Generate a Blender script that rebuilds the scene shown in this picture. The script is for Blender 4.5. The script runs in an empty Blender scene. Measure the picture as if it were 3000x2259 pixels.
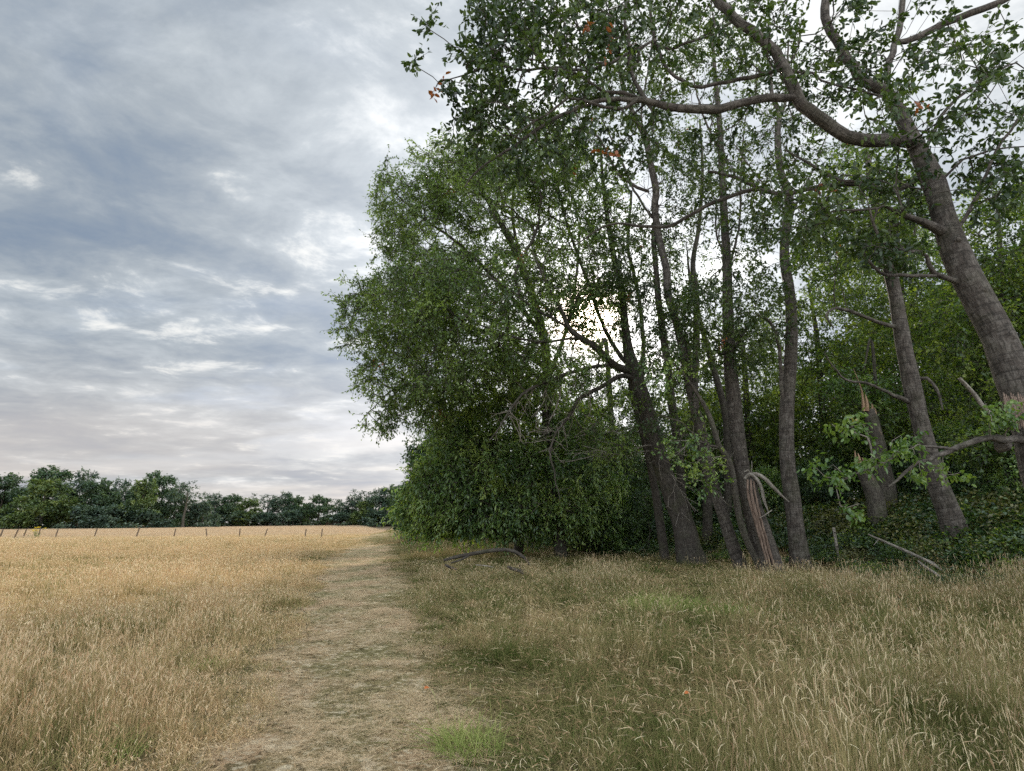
import bpy, math, random
import numpy as np

S = bpy.context.scene
COL = S.collection
R = math.radians

# ------------------------------------------------------------------ camera
F = 1666.0                      # focal length in pixels of the 3000 x 2259 photograph
CX, CY = 1500.0, 1129.5
HOR = 1540.0
PITCH = math.atan((HOR - CY) / F)
CAMZ = 1.62
cd = bpy.data.cameras.new('camera')
cd.sensor_width = 36.0
cd.lens = 36.0 * F / 3000.0
cd.clip_start = 0.05
cd.clip_end = 6000
cam = bpy.data.objects.new('camera', cd)
COL.objects.link(cam)
cam.location = (0, 0, CAMZ)
cam.rotation_euler = (R(90) + PITCH, 0, 0)
S.camera = cam

# ------------------------------------------------------------------ sky, sun, exposure
SUN_EL, SUN_AZ = R(20.5), R(8.0)
SUN_DIR = (math.sin(SUN_AZ) * math.cos(SUN_EL), math.cos(SUN_AZ) * math.cos(SUN_EL), math.sin(SUN_EL))
S.view_settings.view_transform = 'Standard'
S.view_settings.look = 'None'
S.view_settings.gamma = 1
S.view_settings.exposure = 0.6
S.view_settings.use_curve_mapping = False
try:
    S.cycles.max_bounces = 7
    S.cycles.diffuse_bounces = 4
    S.cycles.transmission_bounces = 4
    S.cycles.transparent_max_bounces = 4
    S.cycles.use_denoising = False
except Exception:
    pass


class NT:
    """small helper to write node trees"""
    def __init__(self, nt):
        self.nt = nt
        nt.nodes.clear()

    def n(self, kind, **kw):
        nd = self.nt.nodes.new(kind)
        for k, v in kw.items():
            setattr(nd, k, v)
        return nd

    def put(self, sock, v):
        if v is None:
            return
        if isinstance(v, bpy.types.NodeSocket):
            self.nt.links.new(v, sock)
        elif isinstance(v, bpy.types.Node):
            self.nt.links.new(v.outputs[0], sock)
        else:
            if sock.type == 'RGBA' and hasattr(v, '__len__') and len(v) == 3:
                v = (*v, 1)
            sock.default_value = v

    def math(self, op, a, b=None, c=None, clamp=False):
        nd = self.n('ShaderNodeMath', operation=op, use_clamp=clamp)
        self.put(nd.inputs[0], a)
        if b is not None:
            self.put(nd.inputs[1], b)
        if c is not None:
            self.put(nd.inputs[2], c)
        return nd.outputs[0]

    def vmath(self, op, a, b=None, out=0):
        nd = self.n('ShaderNodeVectorMath', operation=op)
        self.put(nd.inputs[0], a)
        if b is not None:
            self.put(nd.inputs[1], b)
        return nd.outputs[out]

    def noise(self, vec, scale=5, detail=4, rough=0.5, dist=0.0, lac=2.0):
        nd = self.n('ShaderNodeTexNoise')
        if vec is not None:
            self.put(nd.inputs['Vector'], vec)
        nd.inputs['Scale'].default_value = scale
        nd.inputs['Detail'].default_value = detail
        nd.inputs['Roughness'].default_value = rough
        nd.inputs['Lacunarity'].default_value = lac
        nd.inputs['Distortion'].default_value = dist
        return nd.outputs['Fac']

    def ramp(self, fac, stops, interp='LINEAR'):
        nd = self.n('ShaderNodeValToRGB')
        cr = nd.color_ramp
        cr.interpolation = interp
        while len(cr.elements) < len(stops):
            cr.elements.new(0.5)
        for e, (p, c) in zip(cr.elements, stops):
            e.position = p
            if not hasattr(c, '__len__'):
                c = (c, c, c)
            e.color = (*c, 1)
        self.put(nd.inputs[0], fac)
        return nd.outputs[0]

    def mix(self, fac, a, b, mode='MIX'):
        nd = self.n('ShaderNodeMix', data_type='RGBA', blend_type=mode)
        self.put(nd.inputs[0], fac)
        self.put(nd.inputs[6], a)
        self.put(nd.inputs[7], b)
        return nd.outputs[2]

    def smooth(self, x, lo, hi):
        nd = self.n('ShaderNodeMapRange', interpolation_type='SMOOTHSTEP')
        self.put(nd.inputs[0], x)
        nd.inputs[1].default_value = lo
        nd.inputs[2].default_value = hi
        return nd.outputs[0]

    def mapping(self, vec, scale=(1, 1, 1), rot=(0, 0, 0), loc=(0, 0, 0)):
        nd = self.n('ShaderNodeMapping')
        self.put(nd.inputs[0], vec)
        nd.inputs[1].default_value = loc
        nd.inputs[2].default_value = rot
        nd.inputs[3].default_value = scale
        return nd.outputs[0]


def build_world():
    w = bpy.data.worlds.new('World')
    S.world = w
    w.use_nodes = True
    t = NT(w.node_tree)
    out = t.n('ShaderNodeOutputWorld')
    bg = t.n('ShaderNodeBackground')
    bg.inputs[1].default_value = 0.1
    t.put(out.inputs[0], bg.outputs[0])
    sky = t.n('ShaderNodeTexSky', sky_type='NISHITA')
    sky.sun_disc = False
    sky.sun_elevation = SUN_EL
    sky.sun_rotation = SUN_AZ
    sky.air_density = 1.0
    sky.dust_density = 1.5
    tc = t.n('ShaderNodeTexCoord')
    d = t.vmath('NORMALIZE', tc.outputs['Generated'])
    sp = t.n('ShaderNodeSeparateXYZ')
    t.put(sp.inputs[0], d)
    z = t.math('MAXIMUM', sp.outputs[2], 0.0)
    den = t.math('ADD', z, 0.13)
    u = t.math('DIVIDE', sp.outputs[0], den)
    v = t.math('DIVIDE', sp.outputs[1], den)
    cb = t.n('ShaderNodeCombineXYZ')
    t.put(cb.inputs[0], u)
    t.put(cb.inputs[1], v)
    P = cb.outputs[0]
    # cloud sheet seen in perspective: broad masses, streaks drawn out by the wind, small puffs
    big = t.noise(t.mapping(P, scale=(0.55, 0.42, 1), rot=(0, 0, R(-24)), loc=(3.1, 7.7, 0)), 1.0, 7, 0.54, 0.45)
    streak = t.noise(t.mapping(P, scale=(1.0, 1.45, 1), rot=(0, 0, R(-36)), loc=(1.3, 0.2, 4)), 1.35, 9, 0.60, 0.25)
    puff = t.noise(t.mapping(P, scale=(2.1, 2.5, 1), rot=(0, 0, R(-40)), loc=(0.3, 2.2, 9)), 1.9, 10, 0.62, 0.3)
    m = t.math('ADD', t.math('MULTIPLY', big, 0.40), t.math('ADD', t.math('MULTIPLY', streak, 0.32), t.math('MULTIPLY', puff, 0.28)))
    m = t.math('ADD', m, t.math('MULTIPLY', t.smooth(sp.outputs[0], 0.12, 0.45), 0.075))
    m = t.math('SUBTRACT', m, t.math('MULTIPLY', t.smooth(z, 0.35, 0.7), 0.012))
    cloud = t.ramp(m, [(0.39, (1.6, 2.05, 2.7)), (0.44, (2.0, 2.4, 2.9)), (0.49, (2.7, 3.05, 3.4)),
                       (0.54, (3.6, 3.95, 4.25)), (0.60, (6.0, 6.2, 6.3))])
    # blue where the sheet thins
    gap = t.smooth(t.noise(t.mapping(P, scale=(0.7, 1.2, 1), rot=(0, 0, R(-20)), loc=(8, 1, 2)), 1.1, 6, 0.55, 0.3), 0.50, 0.66)
    lowmask = t.smooth(z, 0.42, 0.12)
    gapf = t.math('MULTIPLY', gap, t.math('MULTIPLY_ADD', lowmask, 0.40, 0.08))
    skycol = t.mix(0.55, sky.outputs[0], (1.5, 2.5, 4.6))
    c = t.mix(gapf, cloud, skycol)
    # crisp sunlit edges on some puffs
    edge = t.smooth(t.math('ADD', t.math('MULTIPLY', puff, 0.6), t.math('MULTIPLY', streak, 0.4)), 0.545, 0.66)
    c = t.mix(t.math('MULTIPLY', edge, 0.85), c, (6.2, 6.2, 6.0))
    # thin warm veil low down
    veil = t.smooth(z, 0.30, 0.02)
    vn = t.smooth(t.noise(t.mapping(P, scale=(0.16, 0.5, 1), rot=(0, 0, R(-12))), 1.0, 6, 0.55, 0.2), 0.36, 0.62)
    c = t.mix(t.math('MULTIPLY', veil, t.math('MULTIPLY_ADD', vn, 0.55, 0.30)), c, (4.9, 4.45, 4.1))
    # light round the sun behind the cloud
    sd = t.vmath('DOT_PRODUCT', d, SUN_DIR, out=1)
    sd = t.math('MAXIMUM', sd, 0.0)
    g1 = t.math('MULTIPLY', t.math('POWER', sd, 11.0), 3.0)
    g2 = t.math('MULTIPLY', t.math('POWER', sd, 70.0), 10.0)
    g3 = t.math('MULTIPLY', t.math('POWER', sd, 1500.0), 150.0)
    def glow(g, col):
        nd = t.n('ShaderNodeVectorMath', operation='SCALE')
        nd.inputs[0].default_value = col
        t.put(nd.inputs[3], g)
        return nd.outputs[0]
    gl = t.vmath('ADD', glow(g1, (1.0, 1.0, 1.04)), t.vmath('ADD', glow(g2, (1.0, 0.95, 0.88)), glow(g3, (1.0, 0.80, 0.60))))
    c = t.vmath('ADD', c, gl)
    # added fill light: unseen sky overhead and behind the viewer is brightened
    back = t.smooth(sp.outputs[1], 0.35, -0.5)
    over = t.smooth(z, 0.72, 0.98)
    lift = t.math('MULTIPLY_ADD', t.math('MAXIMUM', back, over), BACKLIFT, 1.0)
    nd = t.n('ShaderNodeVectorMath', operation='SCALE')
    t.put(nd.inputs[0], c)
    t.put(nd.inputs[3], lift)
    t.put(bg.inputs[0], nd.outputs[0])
    w.cycles.sampling_method = 'MANUAL'
    w.cycles.sample_map_resolution = 1024


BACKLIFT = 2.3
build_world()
sl = bpy.data.lights.new('sun', 'SUN')
sl.energy = 3.6
sl.angle = R(8.0)
sl.color = (1.0, 0.88, 0.72)
sun = bpy.data.objects.new('sun', sl)
COL.objects.link(sun)
from mathutils import Vector
sun.rotation_euler = Vector(SUN_DIR).to_track_quat('Z', 'Y').to_euler()
sun.location = (20, 100, 60)

# ------------------------------------------------------------------ numeric helpers
CP, SP = math.cos(PITCH), math.sin(PITCH)


def P(px, py, Y):
    """world point on the sight line through photo pixel (px, py) at distance Y along the ground"""
    u = (px - CX) / F
    v = (CY - py) / F
    dy = CP - v * SP
    dz = SP + v * CP
    return np.array([u * Y / dy, Y, CAMZ + dz * Y / dy])


def hsh(ix, iy, iz, seed):
    h = (ix.astype(np.int64) * 374761393 + iy.astype(np.int64) * 668265263 + iz.astype(np.int64) * 2147483647 + seed * 974711) & 0xffffffff
    h = ((h ^ (h >> 13)) * 1274126177) & 0xffffffff
    h = (h ^ (h >> 16)) & 0xffffff
    return h / float(0xffffff)


def vnoise(x, y, z=None, seed=0):
    x = np.asarray(x, float); y = np.asarray(y, float)
    z = np.zeros_like(x) if z is None else np.asarray(z, float)
    fx, fy, fz = np.floor(x), np.floor(y), np.floor(z)
    tx, ty, tz = x - fx, y - fy, z - fz
    tx = tx * tx * (3 - 2 * tx); ty = ty * ty * (3 - 2 * ty); tz = tz * tz * (3 - 2 * tz)
    r = 0
    for a in (0, 1):
        for b in (0, 1):
            for c in (0, 1):
                w = (tx if a else 1 - tx) * (ty if b else 1 - ty) * (tz if c else 1 - tz)
                r = r + w * hsh(fx + a, fy + b, fz + c, seed)
    return r


def fbm(x, y, seed=0, octv=4):
    r, a, s = 0, 0.5, 1.0
    for k in range(octv):
        r = r + a * vnoise(np.asarray(x) * s, np.asarray(y) * s, seed=seed + k)
        a *= 0.5; s *= 2.03
    return r / (1 - 0.5 ** octv)


def sstep(x, lo, hi):
    t = np.clip((np.asarray(x, float) - lo) / (hi - lo), 0, 1)
    return t * t * (3 - 2 * t)


def pathx(y):
    return -0.36 - 0.236 * np.asarray(y, float) + 0.22 * np.sin(np.asarray(y) * 0.16)


def pathw(y):          # half width
    return 0.74 + 0.020 * np.clip(np.asarray(y, float), 0, 40)


def ground(x, y):
    x = np.asarray(x, float); y = np.asarray(y, float)
    d = x - pathx(np.clip(y, -20, 90))
    sm = sstep(d, -3, 7)
    z = sm * (0.021 * np.clip(y - 30, 0, 60) + 0.010 * np.clip(d - 2, 0, 30) + 0.24 * np.clip(d - 15, 0, 6))
    far = np.clip(y - 90, 0, 400)
    sl_ = 0.004 + 0.0075 * sstep(x, -150, -60)
    z = z + far * sl_ * (1 - sm * 0.5)
    z = z + 0.05 * (fbm(x * 0.22 + 40, y * 0.22 + 11, 3, 2) - 0.5) * sstep(np.hypot(x, y), 1, 6)
    return z


def gz(x, y):
    return float(ground(np.array([x]), np.array([y]))[0])


def wood_edge(y):
    """x of the edge of the wood at distance y (undergrowth starts to the right of it)"""
    ys = [-10, 6, 12, 17, 21, 25, 31, 40, 60, 85, 150, 230]
    xs = [15, 13.0, 11.2, 10.4, 10.2, 8.6, 4.5, 0.5, -9.5, -16, -38, -62]
    return np.interp(y, ys, xs)


# ------------------------------------------------------------------ mesh helpers
def mesh_obj(name, V, Fc, mat, parent=None, attrs=None, nside=None, smooth=False, link=True):
    """V (n,3); Fc list of (m,k) int arrays"""
    me = bpy.data.meshes.new(name)
    V = np.asarray(V, np.float32)
    Fc = [np.asarray(f, np.int32) for f in (Fc if isinstance(Fc, list) else [Fc]) if len(f)]
    me.vertices.add(len(V))
    me.vertices.foreach_set('co', V.ravel())
    loops = np.concatenate([f.ravel() for f in Fc])
    tot = np.concatenate([np.full(len(f), f.shape[1], np.int32) for f in Fc])
    st = np.concatenate([[0], np.cumsum(tot)[:-1]]).astype(np.int32)
    me.loops.add(len(loops))
    me.loops.foreach_set('vertex_index', loops)
    me.polygons.add(len(tot))
    me.polygons.foreach_set('loop_start', st)
    me.polygons.foreach_set('loop_total', tot)
    if smooth:
        me.polygons.foreach_set('use_smooth', np.ones(len(tot), bool))
    me.update(calc_edges=True)
    for k, a in (attrs or {}).items():
        a = np.asarray(a, np.float32)
        if a.ndim == 1:
            at = me.attributes.new(k, 'FLOAT', 'POINT')
            at.data.foreach_set('value', a)
        else:
            at = me.attributes.new(k, 'FLOAT_VECTOR', 'POINT')
            at.data.foreach_set('vector', a.ravel())
    if mat is not None:
        me.materials.append(mat)
    o = bpy.data.objects.new(name, me)
    if link:
        COL.objects.link(o)
    if parent is not None:
        o.parent = parent
    return o


def empty(name, loc, label, cat, group=None):
    o = bpy.data.objects.new(name, None)
    COL.objects.link(o)
    o.location = loc
    o.empty_display_size = 0.3
    o['label'] = label
    o['category'] = cat
    if group:
        o['group'] = group
    return o


def tag(o, label=None, cat=None, group=None, kind=None):
    for k, v in (('label', label), ('category', cat), ('group', group), ('kind', kind)):
        if v:
            o[k] = v
    return o


def nrm(a):
    return a / np.maximum(np.linalg.norm(a, axis=-1, keepdims=True), 1e-9)


class Tubes:
    def __init__(self):
        self.V, self.F4, self.F3, self.B, self.n = [], [], [], [], 0

    def add(self, pts, rad, sides=6, flare=0.0, lump=0.0, seed=0, cap=False):
        pts = np.asarray(pts, float); rad = np.asarray(rad, float)
        n = len(pts)
        if n < 2:
            return
        T = nrm(np.gradient(pts, axis=0))
        N = np.zeros_like(T)
        a = np.array([1.0, 0, 0]) if abs(T[0, 0]) < 0.8 else np.array([0, 1.0, 0])
        N[0] = nrm(np.cross(T[0], a))
        if n > 6 or sides > 6:
            for i in range(1, n):
                q = N[i - 1] - T[i] * np.dot(N[i - 1], T[i])
                N[i] = q / max(np.linalg.norm(q), 1e-9)
        else:
            q = N[0][None] - T * (T @ N[0])[:, None]
            N = nrm(q)
        B = np.cross(T, N)
        th = np.linspace(0, 2 * math.pi, sides, endpoint=False)
        s = np.concatenate([[0], np.cumsum(np.linalg.norm(np.diff(pts, axis=0), axis=1))])
        rr = np.repeat(rad[:, None], sides, 1)
        if lump:
            c, sn = np.cos(th)[None] * 1.5 + seed, np.sin(th)[None] * 1.5
            q = vnoise(np.broadcast_to(c, rr.shape), np.broadcast_to(sn, rr.shape), s[:, None] * 1.1 + 0 * rr, seed)
            q2 = vnoise(np.broadcast_to(c * 2.2, rr.shape), np.broadcast_to(sn * 2.2, rr.shape), s[:, None] * 4 + 0 * rr, seed + 5)
            rr = rr * (1 + lump * (q - 0.5) * 2 + lump * 0.5 * (q2 - 0.5))
        if flare:
            fl = np.exp(-s / 0.45)[:, None] * flare
            rr = rr * (1 + fl * (0.6 + 0.7 * np.cos(th * 4 + seed)[None] ** 2))
        V = pts[:, None] + rr[..., None] * (np.cos(th)[None, :, None] * N[:, None] + np.sin(th)[None, :, None] * B[:, None])
        bk = np.stack([rr * np.cos(th), rr * np.sin(th), s[:, None] + 0 * rr + seed * 3.3], -1)
        idx = np.arange(n * sides).reshape(n, sides) + self.n
        a0, a1 = idx[:-1], idx[1:]
        q = np.stack([a0, np.roll(a0, -1, 1), np.roll(a1, -1, 1), a1], -1).reshape(-1, 4)
        self.V.append(V.reshape(-1, 3)); self.B.append(bk.reshape(-1, 3)); self.F4.append(q)
        self.n += n * sides
        if cap:
            c = self.n
            self.V.append(pts[-1:] + T[-1:] * rad[-1] * 0.15); self.B.append(bk[-1, :1]); self.n += 1
            l = idx[-1]
            self.F3.append(np.stack([l, np.roll(l, -1), np.full(sides, c)], -1))

    def build(self, name, mat, parent=None, origin=None, smooth=True):
        if not self.V:
            return None
        V = np.concatenate(self.V)
        if origin is not None:
            V = V - origin
        Fc = [np.concatenate(self.F4)]
        if self.F3:
            Fc.append(np.concatenate(self.F3))
        return mesh_obj(name, V, Fc, mat, parent, {'bk': np.concatenate(self.B)}, smooth=smooth)


def spline(pts, step=0.3):
    """Catmull-Rom through rows of any width (xyz + radius), resampled"""
    pts = np.asarray(pts, float)
    if len(pts) < 3:
        L = np.linalg.norm(pts[-1, :3] - pts[0, :3])
        k = max(2, int(L / step) + 1)
        t = np.linspace(0, 1, k)[:, None]
        return pts[0] * (1 - t) + pts[-1] * t
    p = np.vstack([2 * pts[0] - pts[1], pts, 2 * pts[-1] - pts[-2]])
    out = []
    for i in range(1, len(p) - 2):
        L = np.linalg.norm(p[i + 1, :3] - p[i, :3])
        k = max(1, int(round(L / step)))
        t = (np.arange(k) / k)[:, None]
        a, b, c, d = p[i - 1], p[i], p[i + 1], p[i + 2]
        out.append(0.5 * ((2 * b) + (-a + c) * t + (2 * a - 5 * b + 4 * c - d) * t ** 2 + (-a + 3 * b - 3 * c + d) * t ** 3))
    out.append(p[-2][None])
    return np.vstack(out)


def leaf_mesh(pos, dr, nr, L, W, hexa=False, fold=0.25, droop=0.0):
    """leaves: folded diamonds (4 verts) or folded hexagons (6 verts)"""
    n = len(pos)
    dr = nrm(dr)
    sd = nrm(np.cross(dr, nr))
    up = np.cross(sd, dr)
    L = L[:, None]; W = W[:, None]
    b = pos
    if hexa:
        t = pos + dr * L - up * L * droop
        r1 = pos + dr * L * 0.28 + sd * W * 0.46 + up * W * fold * 0.9
        r2 = pos + dr * L * 0.68 + sd * W * 0.40 + up * W * fold * 0.7 - up * L * droop * 0.35
        l1 = pos + dr * L * 0.28 - sd * W * 0.46 + up * W * fold * 0.9
        l2 = pos + dr * L * 0.68 - sd * W * 0.40 + up * W * fold * 0.7 - up * L * droop * 0.35
        V = np.stack([b, r1, r2, t, l2, l1], 1).reshape(-1, 3)
        i = np.arange(n)[:, None] * 6
        Fc = np.concatenate([i + np.array([[0, 1, 2, 3]]), i + np.array([[0, 3, 4, 5]])])
        return V, Fc, 6
    t = pos + dr * L
    r = pos + dr * L * 0.45 + sd * W * 0.5 + up * W * fold
    l = pos + dr * L * 0.45 - sd * W * 0.5 + up * W * fold
    V = np.stack([b, r, t, l], 1).reshape(-1, 3)
    i = np.arange(n)[:, None] * 4
    Fc = np.concatenate([i + np.array([[0, 1, 2]]), i + np.array([[0, 2, 3]])])
    return V, Fc, 4


# ------------------------------------------------------------------ materials
def new_mat(name):
    m = bpy.data.materials.new(name)
    m.use_nodes = True
    return m, NT(m.node_tree)


def leaf_mat(name, dark, mid, light, odd=(0.30, 0.09, 0.03), trans=0.35, gloss=0.07, tint=(1.15, 1.25, 0.45)):
    m, t = new_mat(name)
    at = t.n('ShaderNodeAttribute', attribute_name='v')
    c = t.ramp(at.outputs['Fac'], [(0.0, dark), (0.45, mid), (0.93, light), (0.975, light), (0.985, odd)])
    dif = t.n('ShaderNodeBsdfDiffuse')
    t.put(dif.inputs[0], c)
    tr = t.n('ShaderNodeBsdfTranslucent')
    t.put(tr.inputs[0], t.mix(1.0, c, tint, 'MULTIPLY'))
    mx = t.n('ShaderNodeMixShader')
    mx.inputs[0].default_value = trans
    t.put(mx.inputs[1], dif.outputs[0]); t.put(mx.inputs[2], tr.outputs[0])
    gl = t.n('ShaderNodeBsdfGlossy')
    gl.inputs['Roughness'].default_value = 0.42
    gl.inputs[0].default_value = (0.9, 0.95, 1, 1)
    mx2 = t.n('ShaderNodeMixShader')
    mx2.inputs[0].default_value = gloss
    t.put(mx2.inputs[1], mx.outputs[0]); t.put(mx2.inputs[2], gl.outputs[0])
    out = t.n('ShaderNodeOutputMaterial')
    t.put(out.inputs[0], mx2.outputs[0])
    return m


def bark_mat(name, base, dark, light, bands=1.0, green=0.0, rough=0.85):
    m, t = new_mat(name)
    at = t.n('ShaderNodeAttribute', attribute_name='bk')
    v = at.outputs['Vector']
    band = t.noise(t.mapping(v, scale=(2.2, 2.2, 17)), 1.0, 7, 0.66)
    blot = t.noise(t.mapping(v, scale=(6, 6, 3.2)), 1.3, 7, 0.68)
    fine = t.noise(t.mapping(v, scale=(15, 15, 2.6)), 1.5, 7, 0.72)
    c = t.mix(t.smooth(blot, 0.42, 0.62), base, light)
    c = t.mix(t.math('MULTIPLY', t.smooth(band, 0.50, 0.62), 0.62 * bands), c, dark)
    c = t.mix(t.math('MULTIPLY', t.smooth(fine, 0.46, 0.62), 0.7), c, dark)
    if green:
        geo = t.n('ShaderNodeNewGeometry')
        gn = t.noise(geo.outputs['Position'], 1.7, 4, 0.6)
        c = t.mix(t.math('MULTIPLY', t.smooth(gn, 0.45, 0.7), green), c, (0.065, 0.080, 0.03))
    pb = t.n('ShaderNodeBsdfPrincipled')
    t.put(pb.inputs['Base Color'], c)
    pb.inputs['Roughness'].default_value = rough
    pb.inputs['Specular IOR Level'].default_value = 0.25
    bp = t.n('ShaderNodeBump')
    bp.inputs['Strength'].default_value = 0.9
    bp.inputs['Distance'].default_value = 0.05
    t.put(bp.inputs['Height'], t.math('ADD', t.math('MULTIPLY', band, -1.0), fine))
    t.put(pb.inputs['Normal'], bp.outputs[0])
    out = t.n('ShaderNodeOutputMaterial')
    t.put(out.inputs[0], pb.outputs[0])
    return m


def plain_mat(name, a, b, scale=6, rough=0.9, bump=0.3, stretch=(1, 1, 1)):
    m, t = new_mat(name)
    tc = t.n('ShaderNodeTexCoord')
    v = t.mapping(tc.outputs['Object'], scale=stretch)
    f = t.noise(v, scale, 6, 0.62)
    pb = t.n('ShaderNodeBsdfPrincipled')
    t.put(pb.inputs['Base Color'], t.mix(t.smooth(f, 0.35, 0.65), a, b))
    pb.inputs['Roughness'].default_value = rough
    pb.inputs['Specular IOR Level'].default_value = 0.2
    bp = t.n('ShaderNodeBump')
    bp.inputs['Strength'].default_value = bump
    bp.inputs['Distance'].default_value = 0.02
    t.put(bp.inputs['Height'], f)
    t.put(pb.inputs['Normal'], bp.outputs[0])
    out = t.n('ShaderNodeOutputMaterial')
    t.put(out.inputs[0], pb.outputs[0])
    return m


def trodden(t, pos):
    """colour and height of trodden turf: straw litter, thatch, bare earth"""
    big = t.noise(t.mapping(pos, scale=(0.9, 0.45, 1)), 1.0, 5, 0.6)
    str_ = t.noise(t.mapping(pos, scale=(11, 13, 9), rot=(0, 0, R(12))), 1.0, 8, 0.75, 0.5)
    fine = t.noise(pos, 42, 5, 0.7)
    lit = t.noise(t.mapping(pos, scale=(3.6, 3.0, 1)), 1.0, 8, 0.75, 0.3)
    c = t.mix(t.smooth(big, 0.36, 0.62), (0.49, 0.335, 0.20), (0.25, 0.215, 0.10))
    c = t.mix(t.math('MULTIPLY', t.smooth(lit, 0.52, 0.62), 0.8), c, (0.72, 0.58, 0.39))
    c = t.mix(t.math('MULTIPLY', t.smooth(lit, 0.46, 0.38), 0.85), c, (0.12, 0.105, 0.045))
    c = t.mix(t.math('MULTIPLY', t.smooth(str_, 0.52, 0.62), 0.8), c, (0.70, 0.60, 0.42))
    c = t.mix(t.math('MULTIPLY', t.smooth(str_, 0.47, 0.38), 0.85), c, (0.08, 0.062, 0.035))
    c = t.mix(t.math('MULTIPLY', t.smooth(fine, 0.5, 0.65), 0.6), c, (0.09, 0.075, 0.04))
    return c, t.math('ADD', str_, fine)


def rough_out(t, c, h, dist):
    pb = t.n('ShaderNodeBsdfPrincipled')
    t.put(pb.inputs['Base Color'], c)
    pb.inputs['Roughness'].default_value = 1.0
    pb.inputs['Specular IOR Level'].default_value = 0.05
    bp = t.n('ShaderNodeBump')
    bp.inputs['Strength'].default_value = 1.0
    bp.inputs['Distance'].default_value = dist
    t.put(bp.inputs['Height'], h)
    t.put(pb.inputs['Normal'], bp.outputs[0])
    out = t.n('ShaderNodeOutputMaterial')
    t.put(out.inputs[0], pb.outputs[0])


def ground_mat():
    m, t = new_mat('soil_and_thatch')
    geo = t.n('ShaderNodeNewGeometry')
    pos = geo.outputs['Position']
    big = t.noise(t.mapping(pos, scale=(0.07, 0.05, 1)), 1.0, 4, 0.55)
    mid = t.noise(t.mapping(pos, scale=(0.5, 0.35, 1)), 1.0, 5, 0.6)
    fine = t.noise(t.mapping(pos, scale=(9, 7, 9)), 1.0, 6, 0.7)
    sp = t.n('ShaderNodeSeparateXYZ'); t.put(sp.inputs[0], pos)
    straw = t.mix(t.smooth(mid, 0.35, 0.65), (0.26, 0.20, 0.10), (0.15, 0.145, 0.055))
    straw = t.mix(t.smooth(fine, 0.35, 0.65), straw, (0.055, 0.05, 0.026))
    farc = t.mix(t.smooth(big, 0.35, 0.65), (0.47, 0.365, 0.24), (0.39, 0.29, 0.19))
    farc = t.mix(t.math('MULTIPLY', t.smooth(mid, 0.3, 0.7), 0.5), farc, (0.34, 0.27, 0.14))
    c = t.mix(t.smooth(sp.outputs[1], 50.0, 95.0), straw, farc)
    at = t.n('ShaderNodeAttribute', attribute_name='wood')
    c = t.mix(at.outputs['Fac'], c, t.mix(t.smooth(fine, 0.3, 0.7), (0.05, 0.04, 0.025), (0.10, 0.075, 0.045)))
    pc, ph = trodden(t, pos)
    pa = t.n('ShaderNodeAttribute', attribute_name='pth')
    c = t.mix(pa.outputs['Fac'], c, pc)
    rough_out(t, c, t.math('ADD', fine, ph), 0.05)
    return m


def path_mat():
    m, t = new_mat('trodden_path')
    geo = t.n('ShaderNodeNewGeometry')
    pc, ph = trodden(t, geo.outputs['Position'])
    rough_out(t, pc, ph, 0.05)
    return m


def grass_mat(name, green, straw, head, tanned, dry=0.5, trans=0.24):
    """k attribute: 0 leaf blade, 0.5 stalk, 1 seed head; v: random per blade.  Patches follow the ground."""
    m, t = new_mat(name)
    geo = t.n('ShaderNodeNewGeometry')
    pos = geo.outputs['Position']
    k = t.n('ShaderNodeAttribute', attribute_name='k').outputs['Fac']
    v = t.n('ShaderNodeAttribute', attribute_name='v').outputs['Fac']
    oi = t.n('ShaderNodeObjectInfo').outputs['Random']
    p2 = t.mapping(pos, scale=(1, 1, 0.05))
    patch = t.noise(p2, 0.75, 5, 0.62)
    patch2 = t.noise(p2, 0.16, 3, 0.5)
    fac = t.math('ADD', t.math('MULTIPLY', t.math('SUBTRACT', patch, 0.5), 3.2), t.math('MULTIPLY', t.math('SUBTRACT', v, 0.5), 0.7))
    fac = t.math('ADD', fac, t.math('MULTIPLY', t.math('SUBTRACT', patch2, 0.5), 1.4))
    fac = t.math('ADD', fac, t.math('MULTIPLY', t.math('SUBTRACT', oi, 0.5), 0.75))
    fac = t.math('ADD', fac, dry, clamp=True)
    leaf = t.mix(fac, green, straw)
    leaf = t.mix(t.math('MULTIPLY', t.smooth(oi, 0.2, 1.0), 0.45), leaf, tanned)
    stalk = t.mix(t.math('MULTIPLY_ADD', fac, 0.7, 0.3, clamp=True), green, straw)
    hd = t.mix(v, head, tanned)
    c = t.mix(t.smooth(k, 0.1, 0.4), leaf, stalk)
    c = t.mix(t.smooth(k, 0.6, 0.9), c, hd)
    c = t.mix(t.math('MULTIPLY', t.math('SUBTRACT', 1.0, v), 0.35), c, t.mix(1.0, c, (0.45, 0.45, 0.42), 'MULTIPLY'))
    dif = t.n('ShaderNodeBsdfDiffuse'); t.put(dif.inputs[0], c)
    tr = t.n('ShaderNodeBsdfTranslucent'); t.put(tr.inputs[0], c)
    mx = t.n('ShaderNodeMixShader'); mx.inputs[0].default_value = trans
    t.put(mx.inputs[1], dif.outputs[0]); t.put(mx.inputs[2], tr.outputs[0])
    out = t.n('ShaderNodeOutputMaterial')
    t.put(out.inputs[0], mx.outputs[0])
    return m


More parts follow.
